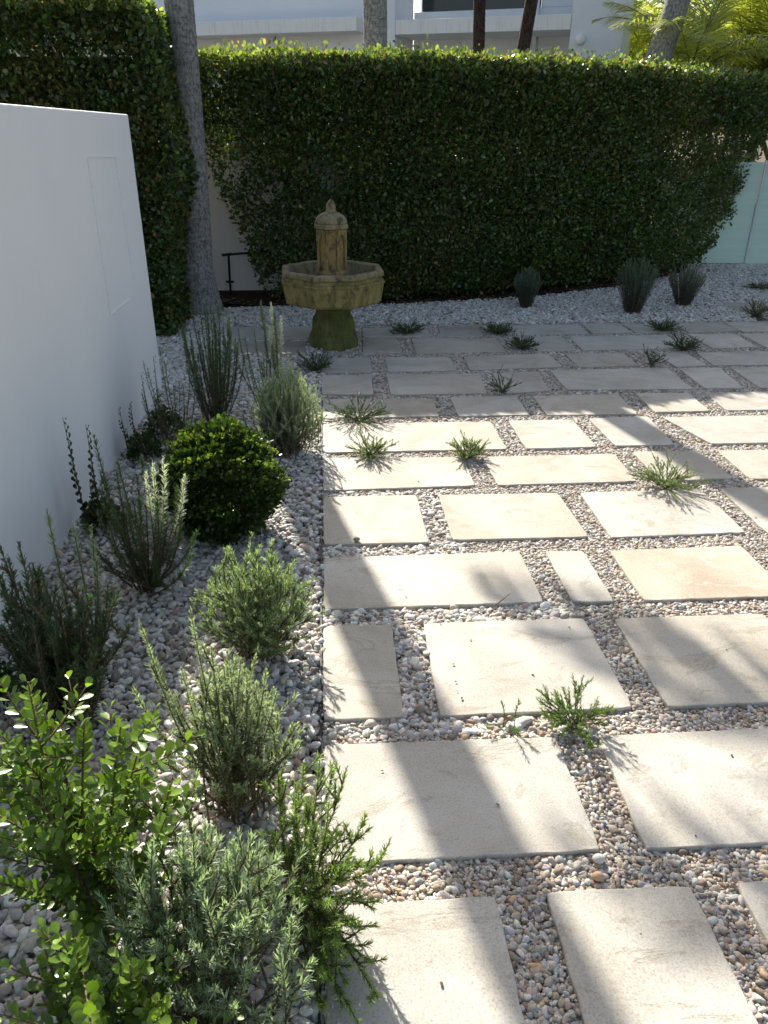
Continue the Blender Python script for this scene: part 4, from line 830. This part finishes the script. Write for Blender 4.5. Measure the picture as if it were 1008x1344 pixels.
# ------------------------------------------------------------------ pebbles (instanced on points; one object per patch)
def pebble_tree(variants, sub, seed):
    ng = bpy.data.node_groups.new('pebble_scatter', 'GeometryNodeTree')
    ng.interface.new_socket('Geometry', in_out='INPUT', socket_type='NodeSocketGeometry'); ng.interface.new_socket('Geometry', in_out='OUTPUT', socket_type='NodeSocketGeometry')
    N_ = ng.nodes; L_ = ng.links; gi = N_.new('NodeGroupInput'); go = N_.new('NodeGroupOutput'); jn = N_.new('GeometryNodeJoinGeometry')
    for k in range(variants):
        ic = N_.new('GeometryNodeMeshIcoSphere'); ic.inputs['Subdivisions'].default_value = sub; ic.inputs['Radius'].default_value = 1.0
        nz = N_.new('ShaderNodeTexNoise'); nz.noise_dimensions = '4D'; nz.inputs['W'].default_value = seed + k*3.7; nz.inputs['Scale'].default_value = 0.95; nz.inputs['Detail'].default_value = 1.0
        sb = N_.new('ShaderNodeVectorMath'); sb.operation = 'SUBTRACT'; sb.inputs[1].default_value = (0.5, 0.5, 0.5); L_.new(nz.outputs['Color'], sb.inputs[0])
        scn = N_.new('ShaderNodeVectorMath'); scn.operation = 'SCALE'; scn.inputs['Scale'].default_value = 1.15; L_.new(sb.outputs[0], scn.inputs[0])
        sp = N_.new('GeometryNodeSetPosition'); L_.new(ic.outputs['Mesh'], sp.inputs['Geometry']); L_.new(scn.outputs[0], sp.inputs['Offset'])
        ss = N_.new('GeometryNodeSetShadeSmooth'); L_.new(sp.outputs[0], ss.inputs['Geometry'])
        sm = N_.new('GeometryNodeSetMaterial'); sm.inputs['Material'].default_value = M['pebble']; L_.new(ss.outputs[0], sm.inputs['Geometry'])
        g2 = N_.new('GeometryNodeGeometryToInstance'); L_.new(sm.outputs[0], g2.inputs[0]); L_.new(g2.outputs[0], jn.inputs[0])
    io = N_.new('GeometryNodeInstanceOnPoints'); io.inputs['Pick Instance'].default_value = True
    def na(nm, dt):
        q = N_.new('GeometryNodeInputNamedAttribute'); q.data_type = dt; q.inputs['Name'].default_value = nm; return q.outputs['Attribute']
    er = N_.new('FunctionNodeEulerToRotation'); L_.new(na('rot', 'FLOAT_VECTOR'), er.inputs[0])
    L_.new(gi.outputs[0], io.inputs['Points']); L_.new(jn.outputs[0], io.inputs['Instance']); L_.new(na('idx', 'INT'), io.inputs['Instance Index']); L_.new(er.outputs[0], io.inputs['Rotation']); L_.new(na('scl', 'FLOAT_VECTOR'), io.inputs['Scale'])
    L_.new(io.outputs[0], go.inputs[0]); return ng
PT = pebble_tree(10, 2, 1.0)
def pebbles(name, P, rad, C, kind='stuff'):
    n = len(P); me = bpy.data.meshes.new(name); me.vertices.add(n); me.vertices.foreach_set('co', P.astype(np.float32).ravel())
    rot = np.column_stack([rng.normal(0, 0.35, n), rng.normal(0, 0.35, n), rng.uniform(0, 6.28, n)]); sc_ = np.column_stack([rad*rng.uniform(0.95, 1.45, n), rad*rng.uniform(0.75, 1.0, n), rad*rng.uniform(0.5, 0.8, n)])
    for nm, ty, dat, key in (('rot', 'FLOAT_VECTOR', rot, 'vector'), ('scl', 'FLOAT_VECTOR', sc_, 'vector')):
        a = me.attributes.new(nm, ty, 'POINT'); a.data.foreach_set(key, dat.astype(np.float32).ravel())
    a = me.attributes.new('pcol', 'FLOAT_COLOR', 'POINT'); cc = np.ones((n, 4), np.float32); cc[:, :3] = C; a.data.foreach_set('color', cc.ravel())
    a = me.attributes.new('idx', 'INT', 'POINT'); a.data.foreach_set('value', rng.integers(0, 10, n).astype(np.int32))
    o = link(name, me, None, M['pebble']); o['kind'] = kind; md = o.modifiers.new('scatter', 'NODES'); md.node_group = PT; return o
def grid(x0, x1, y0, y1, s_, jit=0.45):
    gx, gy = np.meshgrid(np.arange(x0, x1, s_), np.arange(y0, y1, s_)); P = np.column_stack([gx.ravel(), gy.ravel()]); P[:, 0] += (np.round(P[:, 1]/s_) % 2)*s_*0.5
    return P + rng.uniform(-jit, jit, P.shape)*s_
def palette(n, cols, wts):
    k = rng.choice(len(cols), n, p=np.array(wts)/sum(wts)); c = np.array(cols)[k]; return (c*(1+rng.normal(0, 0.13, (n, 1)))*(1+rng.normal(0, 0.03, (n, 3)))).clip(0.03, 0.9)
WHITE = [(0.74, 0.70, 0.63), (0.61, 0.575, 0.515), (0.47, 0.44, 0.395), (0.56, 0.48, 0.38), (0.38, 0.28, 0.21), (0.22, 0.19, 0.16)]
MIXED = [(0.64, 0.60, 0.53), (0.54, 0.47, 0.38), (0.50, 0.41, 0.32), (0.42, 0.33, 0.25), (0.45, 0.43, 0.40), (0.26, 0.19, 0.13), (0.55, 0.38, 0.24)]
def outside_slabs(P, shrink=0.0):
    k = np.ones(len(P), bool)
    for pg in polys: k &= ~inside(P, pg)
    return k
def view(P, mg=0.5):   # ground the camera could see, with room to step aside
    return (P[:, 0] > -1.35) & (P[:, 0] < 0.95 + mg + 0.53*P[:, 1]) & (P[:, 1] > 0.45)
# pebble bed
Ps, Rs = [], []
for lay, (s_, zc, rr) in enumerate(((0.0175, -0.028, 0.0105), (0.0185, -0.015, 0.0108), (0.040, -0.004, 0.0115))):
    P = grid(-1.18, -0.016, 0.45, 7.1, s_); k = (P[:, 0] > -1.165 + P[:, 1]*0.0145 - 0.01) | (P[:, 1] > 5.2); P = P[k]; P = P[outside_slabs(P)]
    Ps.append(np.column_stack([P, zc + rng.uniform(-0.004, 0.004, len(P)) + 0.006*clump(P[:, 0], P[:, 1], P[:, 1], 5)])); Rs.append(rr*rng.lognormal(0, 0.26, len(P)).clip(0.5, 1.75))
P = np.concatenate(Ps); Rr = np.concatenate(Rs); pebbles('pebbles', P, Rr, palette(len(P), WHITE, (30, 28, 20, 12, 4, 6)))
# gravel in the joints
Ps, Rs, Cs = [], [], []
def joint(x0, x1, y0, y1, s_, z_, rr):
    P = grid(x0, x1, y0, y1, s_); P = P[view(P)]; P = P[outside_slabs(P)]
    bigz = ((P[:, 0] < 0.62) & (P[:, 1] > 1.72) & (P[:, 1] < 2.83)) | ((P[:, 0] < 1.0) & (P[:, 1] > 2.25) & (P[:, 1] < 2.42)) | ((P[:, 0] < 0.6) & (P[:, 1] > 2.75) & (P[:, 1] < 3.42)) | ((P[:, 0] < 0.02))
    bigz &= rng.random(len(P)) < 0.7
    r = rr*rng.lognormal(0, 0.28, len(P)).clip(0.5, 1.9); drop = bigz & (rng.random(len(P)) < 0.66); r = np.where(bigz, r*1.7, r); 
    C = np.where(bigz[:, None], palette(len(P), WHITE, (30, 26, 18, 14, 6, 4)), palette(len(P), MIXED, (22, 20, 16, 14, 12, 10, 3)))
    k = ~drop; Ps.append(np.column_stack([P, z_ + rng.uniform(-0.003, 0.003, len(P)) - np.where(bigz, 0.002, 0)])[k]); Rs.append(r[k]); Cs.append(C[k])
joint(-0.006, 2.2, 0.5, 3.9, 0.0105, -0.0225, 0.0066); joint(-0.006, 2.2, 0.5, 3.9, 0.0115, -0.0145, 0.0068); joint(-0.006, 2.2, 0.5, 3.9, 0.006, -0.0165, 0.0030)
joint(2.2, 4.2, 0.9, 3.9, 0.0125, -0.018, 0.0078); joint(2.2, 4.2, 0.9, 3.9, 0.0135, -0.0140, 0.0072)
joint(-0.006, 4.8, 3.9, 6.95, 0.0135, -0.0215, 0.0085); joint(-0.006, 4.8, 3.9, 6.95, 0.0145, -0.0145, 0.0080)
P = np.concatenate(Ps); pebbles('gravel', P, np.concatenate(Rs), np.concatenate(Cs))
# white gravel strip along the hedge
Ps, Rs = [], []
poly = [(-1.9, 5.25), (-0.8, 5.25), (-0.8, 6.95), (4.05, 6.95), (4.05, 7.2), (5.2, 7.2), (7.4, 8.6), (7.4, 10.2), (4.8, 10.2), (4.65, 9.9), (4.45, 9.55), (3.38, 8.72), (2.2, 8.16), (0.73, 7.84), (-0.34, 7.80), (-0.8, 7.75), (-1.9, 7.6)]
for s_, zc, rr in ((0.022, -0.016, 0.0130), (0.027, -0.006, 0.0125)):
    P = grid(-1.7, 7.3, 5.3, 10.2, s_); P = P[inside(P, poly)]; P = P[outside_slabs(P)]; P = P[~(((P[:, 1] < 7.05) & (P[:, 0] > -0.85) & (P[:, 0] < 0)) & (s_ < 0))]
    P = P[(P[:, 0] < 1.6 + 0.53*P[:, 1])]
    Ps.append(np.column_stack([P, zc + rng.uniform(-0.004, 0.004, len(P))])); Rs.append(rr*rng.lognormal(0, 0.25, len(P)).clip(0.5, 1.7))
P = np.concatenate(Ps); pebbles('white_gravel', P, np.concatenate(Rs), palette(len(P), WHITE, (40, 28, 16, 8, 3, 3)))
n = 420; P = np.column_stack([rng.uniform(0.0, 3.2, n), 0.7 + 4.5*rng.random(n)**1.2])
near = np.zeros(n, bool)
for pg in polys:
    c_ = np.mean(pg, 0); ip = inside(P, pg); q = np.abs(P - c_)/np.array([abs(pg[1][0]-pg[0][0])/2, abs(pg[3][1]-pg[0][1])/2]); near |= ip & ((q.max(1) > 0.88) | (rng.random(n) < 0.12))
P = P[near]; n = len(P); pebbles('strayed_grit', np.column_stack([P, np.full(n, 0.0012)]), rng.uniform(0.0014, 0.0036, n), palette(n, MIXED, (10, 18, 16, 18, 12, 16, 3)))
DB = [(0.425, 2.038), (0.418, 1.945), (0.424, 1.899), (0.434, 1.873), (0.293, 2.536), (0.299, 2.502), (0.309, 2.453), (0.158, 1.581), (0.452, 1.447), (0.39, 2.768), (0.871, 2.224), (1.374, 2.054), (0.245, 0.974), (0.704, 1.059), (1.454, 3.689), (0.305, 3.145), (0.543, 2.677), (1.162, 1.58), (0.864, 2.701)]
DB = np.array([(x + rng.normal(0, 0.001), y, 0.0022) for x, y in DB]); n = len(DB); V, F = scatter(*OVAL, DB, frames(unit(n)*[1, 1, 0.1], unit(n)*0.3 + [0, 0, 1.0]), rng.uniform(0.006, 0.014, n)); o = mesh_np('debris', V, F, M['branch']); o['kind'] = 'stuff'
# dry leaves lying under the hedge
n = 900; s_ = rng.uniform(0.6, cum[-1]-2.0, n); p, nrm = path(s_); t = rng.normal(0.02, 0.10, n); P = np.column_stack([p + nrm*t[:, None], np.full(n, 0.006) + rng.uniform(0, 0.008, n)])
V, F = scatter(*OVAL, P, frames(unit(n)*[1, 1, 0.2], unit(n)*0.25 + [0, 0, 1.0]), rng.uniform(0.025, 0.045, n)); o = mesh_np('fallen_leaves', V, F, M['hedge'], None, np.repeat(tints(n, (0.16, 0.085, 0.045), 0.35, (((0.3, 0.2, 0.1), 0.2),)), 6, 0)); o['kind'] = 'stuff'
n = 260; P = np.column_stack([rng.uniform(0.0, 2.2, n), rng.uniform(0.6, 3.9, n)]); P = P[outside_slabs(P)]; n = len(P); P = np.column_stack([P, np.full(n, 0.0)])
V, F = scatter(*NEEDLE, P, frames(unit(n)*[1, 1, 0.15], unit(n)*0.2 + [0, 0, 1.0]), np.column_stack([rng.uniform(0.012, 0.03, n), np.full(n, 0.0022), np.full(n, 0.01)])); o = mesh_np('dry_needles', V, F, M['hedge'], None, np.repeat(tints(n, (0.22, 0.13, 0.08), 0.3), 6, 0)); o['kind'] = 'stuff'
